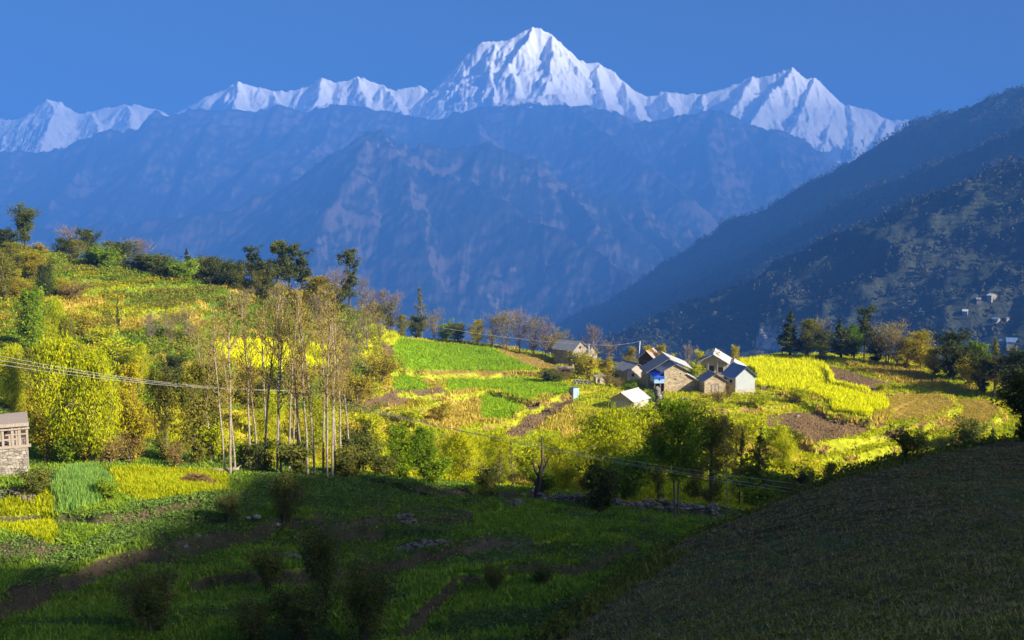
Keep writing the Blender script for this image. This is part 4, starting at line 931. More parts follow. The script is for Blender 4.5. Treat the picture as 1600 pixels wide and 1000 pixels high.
tufts('meadow_grass', scatter((Kc == 1) & (Yc > 95), 42000, 1, .6), .42, .55, 4, M['grass_lit'], 1)
tufts('hill_grass', scatter((Kc == 14), 30000, 31, .6), .42, .6, 4, M['grass_hill'], 31)
tufts('field_grass', scatter((Kc == 6), 26000, 2), .38, .5, 4, M['grass_green'], 2)
tufts('dry_grass', scatter((Kc == 3), 16000, 3), .6, .6, 5, M['grass_dry'], 3)
tufts('mustard_flowers', scatter((Kc == 2), 26000, 4), .95, .5, 5, M['mustard'], 4, .4, .3)
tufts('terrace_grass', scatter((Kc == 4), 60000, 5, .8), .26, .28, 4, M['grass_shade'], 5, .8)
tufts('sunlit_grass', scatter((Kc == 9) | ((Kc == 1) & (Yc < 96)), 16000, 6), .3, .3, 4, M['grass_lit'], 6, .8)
tufts('barley_grass', scatter((Kc == 8), 6000, 7), .6, .3, 5, M['grass_teal'], 7, .4)
leafy('potato_crop', scatter((Kc == 7), 9000, 8), .42, .42, 9, .075, M['crop_leaf'], 8)
leafy('bank_undergrowth', scatter((Kc == 11) & (Yc < 66), 9000, 9, 1.), .62, .7, 14, .085, M['leaf_shade'], 9)
leafy('terrace_weeds', scatter(((Kc == 4) | (Kc == 13)) & (q1 < .15), 8000, 10, 1.), .34, .5, 9, .07, M['leaf_green'], 10)
tufts('slope_sprouts', scatter((Kc == 10), 24000, 11, 1.6), .12, .13, 3, M['sprout'], 11, 1.2, .12)
leafy('slope_scrub', scatter((Yc > 96) & (Yc < 200) & (cx < -14) & ((Kc == 1) | (Kc == 3) | (Kc == 14)) & (n1[:-1, :-1] + .4 * q1 > .05), 700, 21), 1.1, 1.5, 60, .16, M['leaf_gold'], 21)
leafy('green_scrub', scatter((Yc > 96) & (Yc < 200) & (cx < -16) & ((Kc == 1) | (Kc == 3) | (Kc == 14)) & (n1[:-1, :-1] + .4 * q1 < -.05), 1500, 22), 1.0, 1.4, 60, .16, M['leaf_olive'], 22)
leafy('dark_scrub', scatter((Yc > 96) & (Yc < 200) & (cx < -8) & (Kc == 14) & (q1 < -.12), 700, 25), 1.2, 1.6, 70, .16, M['leaf_green'], 25)
leafy('field_edge_scrub', scatter((Yc > 120) & (cx > 4) & ((Kc == 1) | (Kc == 3)) & (q1 > .12), 900, 23), .7, 1.1, 45, .14, M['leaf_willow'], 23)
tufts('stubble', scatter((Kc == 15), 9000, 29), .16, .3, 4, M['grass_dry'], 29, .9)
leafy('dark_weeds', scatter((Kc == 13) | ((Kc == 0) & (Yc < 96)), 14000, 24, .8), .3, .45, 9, .07, M['crop_leaf'], 24)
dE = dpoly(cx, Yc, EDGE)
tufts('edge_grass', scatter((dE < 1.6) & (Yc < 72) & (Yc > 20) & (q1 > -.15), 1800, 26), .24, .3, 5, M['leaf_shade'], 26, .7)
leafy('slope_weeds', scatter((Kc == 10) & (q1 > -.3), 8000, 28, 1.4), .10, .28, 6, .04, M['leaf_shade'], 28)
# clods of the ploughed slope
rg = np.random.default_rng(12); P = np.concatenate([scatter((Kc == 10), 20000, 12, 1.6), scatter(((Kc == 13) | (Kc == 0)) & (Yc < 96), 7000, 15), scatter((Kc == 5), 9000, 13)]); g = G(); n = len(P)
u8 = np.array([(1, 0, 0), (0, 1, 0), (-1, 0, 0), (0, -1, 0), (0, 0, 1)], float); r_ = rg.uniform(.03, .09, n) * np.where(P[:, 1] > 90, 2.3, 1)
Vv = P[:, None] + (u8[None] + rg.normal(0, .25, (n, 5, 3))) * r_[:, None, None] * np.array([1, 1, .7])
ff = np.array([(0, 1, 4), (1, 2, 4), (2, 3, 4), (3, 0, 4)])
g.add(Vv.reshape(-1, 3), f3=(np.arange(n)[:, None, None] * 5 + ff[None]).reshape(-1, 3))
M['soil'] = noisemat('soil_clod', (.12, .08, .04), (.25, .165, .08), 9)
o = g.obj('soil_clods', M['soil']); o['kind'] = 'stuff'

# woods on the far hillsides, read as one mass
rg = np.random.default_rng(14); msk = (ZH > -560); Z_ = ZH; ii = np.argwhere(msk)
pxh, pyh = proj(XH, YH, ZH); ok = msk & (pxh > 780) & (pxh < 1700) & (pyh < 640) & (pyh > 60)
wts = (ok * np.where(YH < 1950, .28, 1.) * (.15 + (fbm(XH / 140, YH / 140, 4, 81) > -.02))).ravel().astype(float); wts /= wts.sum()
ix = rg.choice(len(wts), 26000, p=wts)
cr = []
for Rr, nn in ((rr[0][0], 420), (rr[1][0], 260), (rr[2][0], 160)):      # crest trees
    t_ = rg.random(nn) * (len(Rr) - 1); i0 = np.minimum(t_.astype(int), len(Rr) - 2); f_ = (t_ - i0)[:, None]; cr.append(Rr[i0] * (1 - f_) + Rr[i0 + 1] * f_)
base = np.stack([XH.ravel()[ix], YH.ravel()[ix], ZH.ravel()[ix]], -1)
cr = np.concatenate(cr); cr[:, :2] += rg.normal(0, 10, (len(cr), 2))
from_rows = (cr[:, 1] - 760) / (4300 - 760) * (XH.shape[0] - 1); kx = (cr[:, 0] / cr[:, 1] * F + 800 - 640) / 2.
rI = np.clip(from_rows.round().astype(int), 0, XH.shape[0] - 1); cI = np.clip(kx.round().astype(int), 0, XH.shape[1] - 1); cr[:, 2] = ZH[rI, cI]
base = np.concatenate([base, cr]); n = len(base); base[:, :2] += rg.normal(0, 4, (n, 2)); Ht = rg.uniform(4, 10, n) * (1 + (base[:, 1] > 1900) * .5)
nl = 9; c = np.repeat(base, nl, 0); hh = np.repeat(Ht, nl); t_ = rg.random(n * nl)
c[:, 2] += hh * (.15 + .8 * t_) ; c[:, :2] += rg.normal(0, 1, (n * nl, 2)) * (hh * .20 * (1.15 - t_))[:, None]
g = G(); leaves(g, c, 1.8, rg, .7); o = g.obj('hillside_woods', M['far_wood']); o['kind'] = 'stuff'

# ------------------------------------------------------------------ houses
def gable(g, W_, D, hw, hr, m=0, y0=0, sink=1.2):
    w = W_ / 2
    V = [(-w, y0, -sink), (w, y0, -sink), (w, y0, hw), (0, y0, hr), (-w, y0, hw)]; V += [(x, y0 + D, z) for x, _, z in V]
    g.add(V, f4=[(1, 6, 7, 2), (5, 0, 4, 9), (0, 5, 6, 1)], f3=[(0, 1, 2), (0, 2, 4), (4, 2, 3), (6, 5, 7), (7, 5, 9), (7, 9, 8)], m=m)
def slab(g, a, b, c, d, th=.09, m=0):
    a, b, c, d = [np.array(q, float) for q in (a, b, c, d)]; n_ = np.cross(b - a, d - a); n_ /= np.linalg.norm(n_); n_ *= (1 if n_[2] > 0 else -1)
    V = [a, b, c, d, a - n_ * th, b - n_ * th, c - n_ * th, d - n_ * th]
    g.add(V, f4=[(0, 1, 2, 3), (7, 6, 5, 4), (0, 4, 5, 1), (1, 5, 6, 2), (2, 6, 7, 3), (3, 7, 4, 0)], m=m)
def roof(W_, D, hw, hr, oe=.45, of=.4, y0=0, up=.06):
    g = G(); sl = (hr - hw) / (W_ / 2); w = W_ / 2 + oe; z0 = hr + up; z1 = hr - sl * w + up
    for s_ in (-1, 1):
        nseg = max(int(D / .75), 3); ys = np.linspace(y0 - of, y0 + D + of, nseg + 1)      # sheets laid side by side with uneven edges
        rg = np.random.default_rng(int(W_ * 100 + D * 10 + s_))
        for a_, b_ in zip(ys[:-1], ys[1:]):
            e_ = rg.uniform(-.08, .10); lift = rg.uniform(0, .03)
            slab(g, (s_ * .01, a_ - .02, z0 + lift), (s_ * (w + e_), a_ - .02, z1 - sl * e_ + lift), (s_ * (w + e_), b_ + .02, z1 - sl * e_ + lift * .4), (s_ * .01, b_ + .02, z0 + lift * .4), .06)
    tube(g, [(0, y0 - of - .05, z0 + .03), (0, y0 + D + of + .05, z0 + .03)], .09, 6)
    return g
def opening(root, name, mat, x0, x1, z0, z1, y=0, d=.06, frame=None):
    g = G(); box(g, x0, x1, y - .03, y + .2, z0, z1); o = g.obj(name, mat, root)
    if frame is not None:
        f = G(); t = .09
        box(f, x0 - t, x0, y - d, y + .1, z0, z1 + t); box(f, x1, x1 + t, y - d, y + .1, z0, z1 + t); box(f, x0, x1, y - d, y + .1, z1 + .001, z1 + t)
        if name == 'window': box(f, x0 - t, x1 + t, y - d - .03, y + .1, z0 - t, z0 - .001)
        f.obj('frame', frame, o)
    return o
def house(name, label, px, py, W_, D, hw, hr, rot, wall, rf, Y=None, cat='house', oe=.45, of=.4):
    p = hit(px, py) if Y is None else ground(px, Y)
    root = empty(name, p, label, cat, 'houses of the village', R(rot))
    g = G(); gable(g, W_, D, hw, hr); g.obj('wall', wall, root)
    r_ = roof(W_, D, hw, hr, oe, of).obj('roof', rf, root)
    return root
def boards(g, x0, x1, z0, z1, y, n, seed=0, gap=.03, slope=None):
    rg = np.random.default_rng(seed); xs = np.linspace(x0, x1, n + 1)
    for i in range(n):
        zz = z1 if slope is None else slope((xs[i] + xs[i + 1]) / 2)
        box(g, xs[i] + gap * rg.random(), xs[i + 1] - gap * rg.random(), y - .05 - .02 * rg.random(), y, z0 + .1 * rg.random(), zz - .08 * rg.random())
# slate-roofed house at the left of the village
h = house('stone_house', 'slate-roofed stone house with a bright gable, leftmost of the village', 906, 572, 4.8, 5.2, 3.6, 5.2, 48, M['stone_grey'], M['slate'])
opening(h, 'window', M['dark'], -.3, .25, 3.6, 4.1, frame=M['wood'])
g = G(); gable(g, 3.8, 3.4, 2.4, 3.9, y0=0); o = g.obj('annex', M['stone_grey'], h); o.location = (3.3, -.6, 0); roof(3.8, 3.4, 2.4, 3.9).obj('annex_roof', M['slate'], o)
opening(h, 'door', M['dark_wood'], 2.6, 3.4, -.2, 1.6, y=-.6, frame=M['wood'])
# rust-roofed hut
h = house('wooden_hut', 'dark wooden hut under a rusty pink tin roof', 1010, 578, 3.6, 4.2, 2.3, 3.9, -26, M['dark_wood'], M['tin_rust'])
opening(h, 'door', M['dark'], -.5, .4, -.2, 1.7, frame=M['wood'])
opening(h, 'window', M['dark'], .8, 1.3, .9, 1.5, frame=M['wood'])
# long low white house
h = house('low_white_house', 'long low whitewashed house with a grey slate roof', 996, 594, 4.6, 5.0, 2.0, 3.2, 24, M['plaster'], M['slate'])
opening(h, 'door', M['dark_wood'], .9, 1.6, -.2, 1.5, frame=M['wood'])
opening(h, 'window', M['dark'], -1.3, -.8, .8, 1.3, frame=M['wood'])
# main stone house
h = house('stone_house', 'main stone house with a blue boarded balcony on its left side', 1055, 613, 4.2, 9.5, 4.1, 5.2, 6, M['stone_wall'], M['slate'], oe=.7)
g = G(); box(g, -4.0, -2.12, -.25, 3.2, 1.75, 3.0); bal = g.obj('balcony', M['pale_blue'], h)
opening(bal, 'window', M['dark'], -3.2, -2.9, 2.3, 2.75, y=-.26)
g = G(); slab(g, (-4.15, -.45, 2.95), (-2.25, -.45, 3.75), (-2.25, 3.6, 3.85), (-4.15, 3.6, 3.05), .05); box(g, -4.1, -2.14, -.40, -.34, 2.6, 3.1); g.obj('blue_sheet', M['blue_sheet'], h)
g = G(); slab(g, (-4.7, 3.7, 3.0), (-.1, 3.7, 5.75), (-.1, 9.6, 5.85), (-4.7, 9.6, 3.1), .08); g.obj('upper_roof', M['slate'], h)
g = G(); gable(g, 4.6, 4.8, 3.0, 4.4, y0=4.6); box(g, -4.2, -2.2, 4, 9, -1.2, 2.9); g.obj('rear_wing', M['stone_wall'], h)
g = G(); box(g, -3.95, -3.80, -.1, .05, -1, 1.75); box(g, -2.9, -2.75, -.1, .05, -1, 1.75); g.obj('balcony_post', M['wood'], h)
opening(h, 'door', M['dark'], -2.6, -2.2, -.3, 1.5, y=.3)
g = G(); slab(g, (2.12, -.3, 3.4), (4.6, -.3, 2.1), (4.6, 4.2, 2.15), (2.12, 4.2, 3.45), .07); g.obj('lean_to_roof', M['tin'], h)
g = G(); box(g, 2.13, 4.3, .1, 3.8, -1.2, 2.0); g.add([(2.13, .1, 2), (4.3, .1, 2), (2.13, .1, 3.2), (2.13, 3.8, 2), (4.3, 3.8, 2), (2.13, 3.8, 3.2)], f3=[(0, 1, 2), (4, 3, 5)]); g.obj('lean_to', M['stone_wall'], h)
opening(h, 'window', M['dark'], -.2, .15, 2.35, 2.5)
opening(h, 'vent', M['dark'], .9, 1.05, 3.3, 3.5)
g = G(); slab(g, (.1, 4.4, 5.5), (4.4, 4.4, 3.6), (4.9, 11.5, 3.9), (.1, 11.5, 5.9), .08); g.obj('tin_roof', M['tin'], h)
# washing on a line in the yard
p = hit(1097, 600); g = G()
o = empty('washing_line', p, 'white and pale blue washing hung on a line in the yard', 'laundry', None, R(15))
for x in (-1.1, 1.1): g = G(); tube(g, [(x, 0, -.3), (x, 0, 1.7)], .04, 5); g.obj('post', M['wood'], o)
g = G(); tube(g, [(-1.1, 0, 1.65), (0, 0, 1.55), (1.1, 0, 1.65)], .012, 4); g.obj('line', M['wire'], o)
for x, w_, m_ in ((-.75, .55, 'pale_blue'), (-.1, .5, 'white_board'), (.55, .6, 'white_board')):
    g = G(); xs = np.linspace(x - w_ / 2, x + w_ / 2, 6); ys = .05 * np.sin(xs * 9)
    g.add([(a_, b_, z_) for z_ in (1.57, .75) for a_, b_ in zip(xs, ys)] + [(a_, b_ + .02, z_) for z_ in (1.57, .75) for a_, b_ in zip(xs, ys)], f4=[(i, i + 1, i + 7, i + 6) for i in range(5)] + [(i + 12, i + 18, i + 19, i + 13) for i in range(5)]); g.obj('cloth', M[m_], o)
# pale-roofed upper house
h = house('upper_house', 'pale-roofed upper house with a shaded veranda behind the stone hut', 1114, 592, 5.6, 6.5, 3.3, 4.9, -14, M['plaster'], M['tin'], of=1.0)
opening(h, 'door', M['dark_wood'], -.7, .1, .9, 2.5, frame=M['wood'])
opening(h, 'window', M['dark'], .9, 1.9, 1.3, 2.3, frame=M['wood_pale'])
opening(h, 'window', M['dark'], -2.2, -1.5, 1.4, 2.2, frame=M['wood'])
g = G(); [box(g, x - .08, x + .08, -.95, -.8, -1.2, 3.1) for x in (-2.7, -.9, .9, 2.7)]; g.obj('veranda_posts', M['wood_pale'], h)
g = G(); box(g, -2.75, 2.75, -.9, -.02, .5, .7); box(g, -2.75, 2.75, -.92, -.86, 1.15, 1.25); g.obj('veranda', M['wood_pale'], h)
g = G(); gable(g, 3.6, 3.4, 2.3, 3.3, y0=0); o = g.obj('annex', M['plaster'], h); o.location = (3.9, 1.5, 0); roof(3.6, 3.4, 2.3, 3.3).obj('annex_roof', M['tin'], o)
# small stone hut
h = house('stone_hut', 'small stone hut with a wooden double door and slate roof', 1117, 615, 4.0, 3.6, 2.3, 3.5, 8, M['stone_wall'], M['slate'])
d_ = opening(h, 'door', M['wood_pale'], -.65, .65, -.2, 1.5, frame=M['wood']); g = G(); box(g, -.02, .02, -.06, -.031, -.2, 1.5); box(g, .1, .18, -.09, -.031, .6, .7); g.obj('handle', M['dark_wood'], d_)
# white house with blue roof
h = house('white_house', 'white boarded gabled house with a blue tin roof beside the mustard', 1164, 617, 4.0, 4.4, 3.5, 5.1, 18, M['white_board'], M['tin_blue'])
g = G(); box(g, -2.03, 2.03, -.04, 5.62, -1.2, 1.0); g.obj('plinth', M['plaster'], h)
opening(h, 'door', M['dark_wood'], -2.2, -1.6, 0, 1.7, y=-.05) if False else None
g = G(); [box(g, -2.04, -2.0, y_, y_ + .8, 1.6, 2.6) for y_ in (1.2, 3.4)]; g.obj('window', M['dark'], h)
# tin shed with planked gable
h = house('tin_shed', 'low shed with a pale tin roof and planked gable above the willows', 972, 642, 4.4, 4.6, 1.7, 2.9, -38, M['plaster'], M['tin'], oe=.35, cat='shed')
g = G(); boards(g, -2.25, 2.25, -.4, 1.5, -.03, 13, 4); g.obj('plank_wall', sheetmat('shed_planks', (.5, .5, .52), (.62, .52, .48), 1.6, .7, wear=(.22, .12, .09), wearamt=.9), h)
g = G(); box(g, 2.2, 2.26, 1.4, 2.1, -.4, 1.4); g.obj('door', M['wood_pale'], h)
# open shelter
p = hit(884, 590); h = empty('open_shelter', p, 'small open shelter of posts under a flat patched roof', 'shelter', 'sheds of the village', R(8))
for x, y in ((-1.3, 0), (1.3, 0), (-1.3, 2), (1.3, 2)): g = G(); tube(g, [(x, y, -.4), (x, y, 1.55)], .07, 6); g.obj('post', M['wood'], h)
g = G(); slab(g, (-1.7, -.3, 1.55), (1.7, -.3, 1.6), (1.7, 2.4, 1.85), (-1.7, 2.4, 1.8), .1); slab(g, (-1.2, -.4, 1.68), (.2, -.4, 1.7), (.2, 1.5, 1.84), (-1.2, 1.5, 1.82), .05); g.obj('roof', M['tin_rust'], h)
g = G(); box(g, -1.4, 1.4, 2.0, 2.1, -.4, 1.5); g.obj('back_wall', M['dark_wood'], h)
# outhouse
p = hit(900, 623); h = empty('outhouse', p, 'tiny white and blue outhouse at the corner of the ploughed plot', 'outhouse', 'sheds of the village', R(38))
g = G(); box(g, -.62, .62, 0, 1.1, -.4, 1.75); g.obj('wall', M['white_board'], h)
g = G(); slab(g, (-.75, -.12, 1.9), (.75, -.12, 1.8), (.75, 1.22, 1.72), (-.75, 1.22, 1.82), .05); g.obj('roof', M['tin_blue'], h)
g = G(); box(g, -.62, .62, -.03, -.005, -.1, 1.7); d_ = g.obj('door', M['pale_blue'], h); g = G(); box(g, .3, .36, -.07, -.031, .8, .95); g.obj('handle', M['dark_wood'], d_)
# little mud hut
p = hit(938, 600); h = empty('mud_hut', p, 'little pale hut with a dark doorway beside the brush pile', 'hut', 'sheds of the village', R(12))
g = G(); box(g, -.9, .9, 0, 1.5, -.5, 1.25); g.obj('wall', M['plaster'], h)
g = G(); slab(g, (-1.05, -.15, 1.32), (1.05, -.15, 1.36), (1.05, 1.7, 1.5), (-1.05, 1.7, 1.46), .08); g.obj('roof', M['wood_pale'], h)
opening(h, 'door', M['dark'], -.55, -.1, -.2, 1.0)
# low mud walls
def wall_run(name, label, pts, hgt, th, mat, cat='wall', stones=None, group=None, seed=0, top=.12):
    """a wall along photo points, following the ground, its courses laid as separate stones"""
    P = [hit(*q) for q in pts] if len(pts[0]) == 2 else [ground(q[0], q[2]) for q in pts]
    P = np.array(P); seg = np.r_[0, np.cumsum(np.linalg.norm(np.diff(P[:, :2], axis=0), axis=1))]; rg = np.random.default_rng(seed); g = G()
    st = stones or .45; nlay = max(int(hgt / (st * .62)), 1)
    for l_ in range(nlay):
        s_ = rg.random() * st
        while s_ < seg[-1]:
            x, y = [np.interp(s_, seg, P[:, i]) for i in (0, 1)]; z = float(terrain(np.array([x]), np.array([y]))[0])
            r_ = st * rg.uniform(.45, .7)
            blob(g, (x + rg.normal(0, th * .25), y + rg.normal(0, th * .25), z + hgt * (l_ + .35) / nlay + rg.normal(0, .03)), r_, (1.15, .9, .68), rg.integers(1e6), 5)
            s_ += st * rg.uniform(.8, 1.15)
    o = g.obj(name, mat); tag(o, label, cat, group); return o
wall_run('stone_wall', 'dark dry-stone wall along the back of the lower terraces', [(840,0,84),(900,0,85),(960,0,86),(1020,0,87),(1080,0,88),(1130,0,88)], 1.15, .5, M['stone_dark'], seed=1)
wall_run('lane_wall', 'pale stone wall on the right side of the shaded lane', [(1027,612),(1030,628),(1036,648)], 1.0, .4, M['stone_grey'], seed=2, stones=.4)
wall_run('yard_wall', 'low pale wall below the open shelter', [(896,600),(924,602)], .9, .3, M['stone_grey'], seed=3, stones=.35)
wall_run('yard_wall', 'low rubble wall right of the white gabled house', [(1184,610),(1215,607)], .6, .5, M['rock'], seed=4, stones=.4)
wall_run('garden_wall', 'low stone edging in front of the main stone house', [(1066,626),(1110,634)], .5, .5, M['stone_dark'], seed=5, stones=.4)
def heap(name, label, px, py, w, d, h, n, mat, cat, seed, r=.2):
    p = hit(px, py); rg = np.random.default_rng(seed); g = G()
    for i in range(n):
        a, q = rg.uniform(0, 6.28), rg.random() ** .6; x, y = q * w * math.cos(a), q * d * math.sin(a)
        z = float(terrain(np.array([p[0] + x]), np.array([p[1] + y]))[0]) - p[2]
        blob(g, (x, y, z + h * (1 - q ** 2) * rg.uniform(.5, 1)), r * rg.uniform(.6, 1.4), (1.2, 1, .7), rg.integers(1e6), 5)
    o = g.obj(name, mat); o.location = p; tag(o, label, cat, 'heaps on the terraces')
heap('stone_heap', 'rounded heap of brown stones in the middle of the shaded terraces', 638, 822, .95, .6, .55, 70, M['rock'], 'stone heap', 1, .14)
heap('stone_heap', 'long low ridge of stones below the rounded stone heap', 660, 856, 1.7, .5, .4, 90, M['rock'], 'stone heap', 2, .13)
heap('stone_heap', 'dark reddish row of stones left of the tall leaning bush', 440, 872, 1.3, .4, .25, 50, M['rock'], 'stone heap', 3, .1)
heap('stone_heap', 'small dark heap of stones before the yellow willows', 805, 790, .7, .5, .4, 40, M['rock'], 'stone heap', 4, .13)
heap('stone_heap', 'weedy stones at the foot of the barn', 35, 782, 1.6, .6, .4, 60, M['rock'], 'stone heap', 5, .11)
# mound of cut brush in the sunlit grass
p = hit(305, 757); rg = np.random.default_rng(5); g = G()
for i in range(420):
    a = rg.uniform(0, 6.28); q = rg.random() ** .5; c = np.array([q * 1.25 * math.cos(a), q * .8 * math.sin(a), .62 * (1 - q ** 2) + .05]); d = rg.normal(0, 1, 3) * [1, 1, .3]; d /= np.linalg.norm(d)
    tube(g, [c - d * .3, c + rg.normal(0, .03, 3), c + d * .3], [.014, .018, .008], 3, a=rg.random())
o = g.obj('brush_mound', M['leaf_brown']); o.location = p; tag(o, 'low mound of cut reddish brush on the sunlit grass', 'brush heap', 'heaps on the terraces')
# felled log
p = hit(352, 741); g = G(); tube(g, [(-.9, .1, .25), (-.2, 0, .28), (.5, .05, .30), (1.0, 0, .36)], [.13, .12, .11, .09], 8); tube(g, [(.5, 0, .3), (.75, -.1, .6)], [.05, .02], 5); tube(g, [(.8, 0, .33), (1.15, .1, .62)], [.05, .02], 5)
o = g.obj('fallen_log', M['birch_bark'], None, True); o.location = p; tag(o, 'pale fallen log lying at the left foot of the birch grove', 'log')
for i, (px, py, r_, lb) in enumerate([(402,815,.2,'pale rock at the left end of the shaded stones'),(433,822,.16,'small pale rock below the gold-tipped dark bush'),(388,818,.13,'small grey rock beside the pale rock'),(583,788,.16,'white rock at the edge of the dark crop'),(672,908,.1,'flat whitish stone on the bright grass'),(832,771,.22,'dark boulder at the left end of the dry-stone wall'),(310,840,.12,'pale stone in the dark green grass'),(290,856,.12,'flat pale stone below the dark crop'),(1365,612,.3,'white boulder beside the bright plant at the ploughed strip'),(1246,653,.25,'white stone on the ploughed plot')]):
    p = hit(px, py); g = G(); blob(g, (0, 0, r_ * .35), r_, (1.3, 1, .75), i + 50, 8); o = g.obj('rock', M['white_rock'], None, True); o.location = p; tag(o, lb, 'rock', 'rocks lying on the ground')

# wooden barn at the left edge
p = hit(20, 744); h = empty('barn', p, 'old barn of open wooden slats on a rough stone base', 'barn', None, R(25))
Wd = 1.9
g = G(); rg = np.random.default_rng(8); st = .3
for l_ in range(9):
    for face in range(2):
        x = -Wd / 2
        while x < Wd / 2:
            w_ = rg.uniform(.25, .5); x2 = min(x + w_, Wd / 2)
            if face == 0: box(g, x + .008, x2 - .008, -.14 - .05 * rg.random(), .2, -.6 + l_ * .28, -.6 + l_ * .28 + .265)
            else: box(g, Wd / 2 - .2, Wd / 2 + .05 * rg.random(), x + Wd / 2 + .2, x2 + Wd / 2 + .2, -.6 + l_ * .28, -.6 + l_ * .28 + .265)
            x = x2
box(g, -Wd / 2 + .05, Wd / 2 - .05, 0, 3.1, -.6, 1.88); g.obj('stone_base', M['stone_grey'], h)
f = G(); zb, zt_ = 1.95, 3.35
for x in (-Wd / 2, -.45, .1, .5, Wd / 2): box(f, x - .07, x + .07, -.17, -.03, zb, zt_)
box(f, -Wd / 2 - .15, Wd / 2 + .2, -.22, .04, 1.84, 2.0); box(f, -Wd / 2 - .15, Wd / 2 + .15, -.235, .02, 3.0, 3.1); f.obj('frame', M['wood_pale'], h)
f = G(); rg = np.random.default_rng(4)
for x in np.arange(-.9, .95, .15):
    if rg.random() < .72: a_ = rg.normal(0, .03); V0 = x + a_; box(f, V0 - .06, V0 + .055, -.12, -.07, 2.0 + .3 * (rg.random() < .2), 2.99 - .35 * (rg.random() < .3))
box(f, -.75, .5, -.15, -.125, 2.35, 2.45); box(f, -.3, .9, -.16, -.135, 2.65, 2.74); f.obj('slats', M['wood_pale'], h)
f = G(); box(f, -Wd / 2, Wd / 2, 2.6, 2.7, 1.9, 3.3); f.obj('back_wall', M['dark_wood'], h)
f = G(); slab(f, (-1.2, -.3, 3.36), (1.06, -.3, 3.44), (1.06, 3.2, 3.50), (-1.2, 3.2, 3.42), .08); box(f, -1.2, 1.08, -.34, -.302, 3.22, 3.44); f.obj('roof', M['wood_pale'], h)

# ------------------------------------------------------------------ poles and cables
def pole(label, px, py, hgt, r, mat, name='utility_pole', lean=0, cross=0, Y=None):
    p = hit(px, py) if Y is None else ground(px, Y); h = empty(name, p, label, 'pole', 'utility poles')
    g = G(); tube(g, [(0, 0, -.6), (lean * .5, 0, hgt * .5), (lean, 0, hgt)], [r, r * .85, r * .65], 8); g.obj('shaft', mat, h, True)
    if cross:
        g = G(); box(g, lean - cross, lean + cross, -.07, .07, hgt - .75, hgt - .62); o = g.obj('crossarm', M['dark_wood'], h)
        for x in (-cross * .9, 0, cross * .9): g = G(); tube(g, [(lean + x, 0, hgt - .62), (lean + x, 0, hgt - .42)], [.05, .035], 6); g.obj('insulator', M['concrete_pole'], o)
    return p + np.array([lean, 0, hgt])
p1 = pole('tall white pole standing left of the rust-roofed hut', 997, 576, 5.8, .11, M['concrete_pole'], lean=.35)
p2 = pole('short white pole in front of the slate-roofed house', 920, 573, 4.6, .09, M['concrete_pole'])
p3 = pole('dark wooden pole with a crossarm among the birches', 466, 742, 7.2, .13, M['dark_bark'], cross=1.0, Y=90)
top3 = unproj(467, 598, 90); 
def cable(label, pts, sag, r):
    g = G(); P = []
    for a_, b_ in zip(pts[:-1], pts[1:]):
        t_ = np.linspace(0, 1, 22)[:, None]; q = np.array(a_) * (1 - t_) + np.array(b_) * t_; q[:, 2] -= (4 * sag * t_ * (1 - t_))[:, 0]; P.append(q if not len(P) else q[1:])
    tube(g, np.concatenate(P), r, 4); o = g.obj('power_cable', M['wire']); tag(o, label, 'cable', 'power cables')
for i, (dx, ya, yb, lb) in enumerate([(-.9, 541, 752, 'upper thin power cable crossing in front of the thicket and willows'), (0, 551, 762, 'middle power cable from the crossarm pole across the willows'), (.9, 561, 768, 'lowest power cable from the crossarm pole across the willows')]):
    cable(lb, [unproj(-160, ya - 20, 62), p3 + np.array([dx, 0, -.42]), unproj(1330, yb + 14, 62)], .75, .010)
cable('thin cable between the two white poles of the village', [p1, p2, unproj(690, 512, 228)], .5, .02)

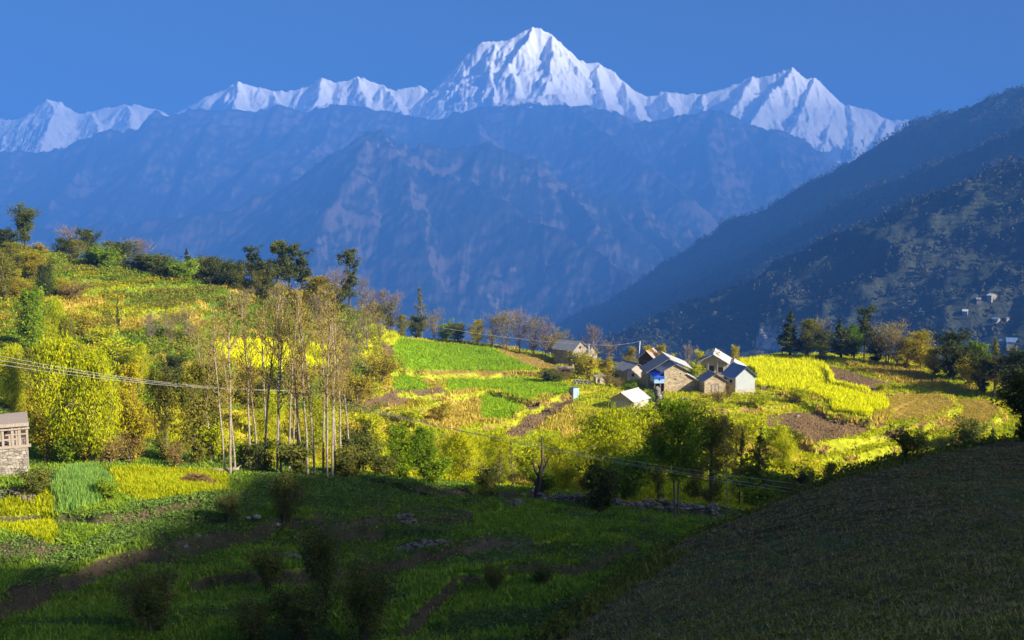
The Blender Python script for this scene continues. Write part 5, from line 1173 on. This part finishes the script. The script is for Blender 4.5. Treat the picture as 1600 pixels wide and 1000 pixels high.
# ------------------------------------------------------------------ far farmhouses on the right-hand hillside
def far_hit(px, py):
    t_ = np.linspace(700, 2600, 1500); q = unproj(px, py, t_); r_ = np.clip(((t_ - 760) / (4300 - 760) * (XH.shape[0] - 1)).round().astype(int), 0, XH.shape[0] - 1)
    c_ = int(np.clip(round((q[0, 0] / t_[0] * F + 800 - 640) / 2.), 0, XH.shape[1] - 1)); d_ = q[:, 2] <= ZH[r_, c_]
    i = int(np.argmax(d_)) if d_.any() else 600
    return np.array([q[i, 0], t_[i], ZH[r_[i], c_]])
for px, py, W_, D, hw, hr, rot, wl, rf, lb in [(1588,541,24,12,7,11,70,'plaster','tin_blue','large blue-roofed house on the far hillside at the right border'),(1569,538,7,6,4,6,20,'plaster','tin','small white house left of the large blue-roofed house'),(1553,474,10,7,3.5,6,30,'stone_grey','tin','white-roofed farmhouse, highest on the far green hillside'),
        (1512,491,7,6,3,5,60,'stone_grey','tin','little pale farmhouse below and left of the highest farmhouse'),(1560,503,9,6,3,5,40,'stone_grey','tin_blue','long low farmhouse under the highest farmhouse'),(1575,505,4,4,2.5,4,10,'stone_grey','tin','tiny white hut right of the long low farmhouse'),(1532,472,7,5,2.5,4.5,70,'stone_grey','slate','grey-roofed farmhouse left of the highest farmhouse')]:
    W_, D, hw, hr = W_ * .8, D * .7, hw * .4, hr * .5; p = far_hit(px, py); root = empty('farmhouse', p, lb, 'house', 'farmhouses on the far hillside', R(rot))
    g = G(); gable(g, W_, D, hw, hr, sink=5); g.obj('wall', M[wl], root); g = roof(W_, D, hw, hr, .6, .5); g.obj('roof', M[rf], root)
# ------------------------------------------------------------------ the air of the valley: even haze from the valley floor to just over the middle ranges
top = max(float(ZM.max()), float(ZH[(PYH > -200)].max()) if False else float(ZM.max()), float(ZH.max())) + 25
g = G(); box(g, -7000, 7000, -520, 11000, -1006, top)
hm = bpy.data.materials.new('haze'); hm.use_nodes = True; ht = hm.node_tree
for n_ in list(ht.nodes): ht.nodes.remove(n_)
pv = ht.nodes.new("ShaderNodeVolumePrincipled"); oo = ht.nodes.new("ShaderNodeOutputMaterial")
pv.inputs['Color'].default_value = (*HAZE_COLOR, 1); pv.inputs['Density'].default_value = HAZE_DENSITY; pv.inputs['Anisotropy'].default_value = -0.08
ht.links.new(pv.outputs[0], oo.inputs['Volume'])
o = g.obj('haze', hm); o['kind'] = 'stuff'
print('haze top', top, 'M', ZM.max(), 'H', ZH.max())
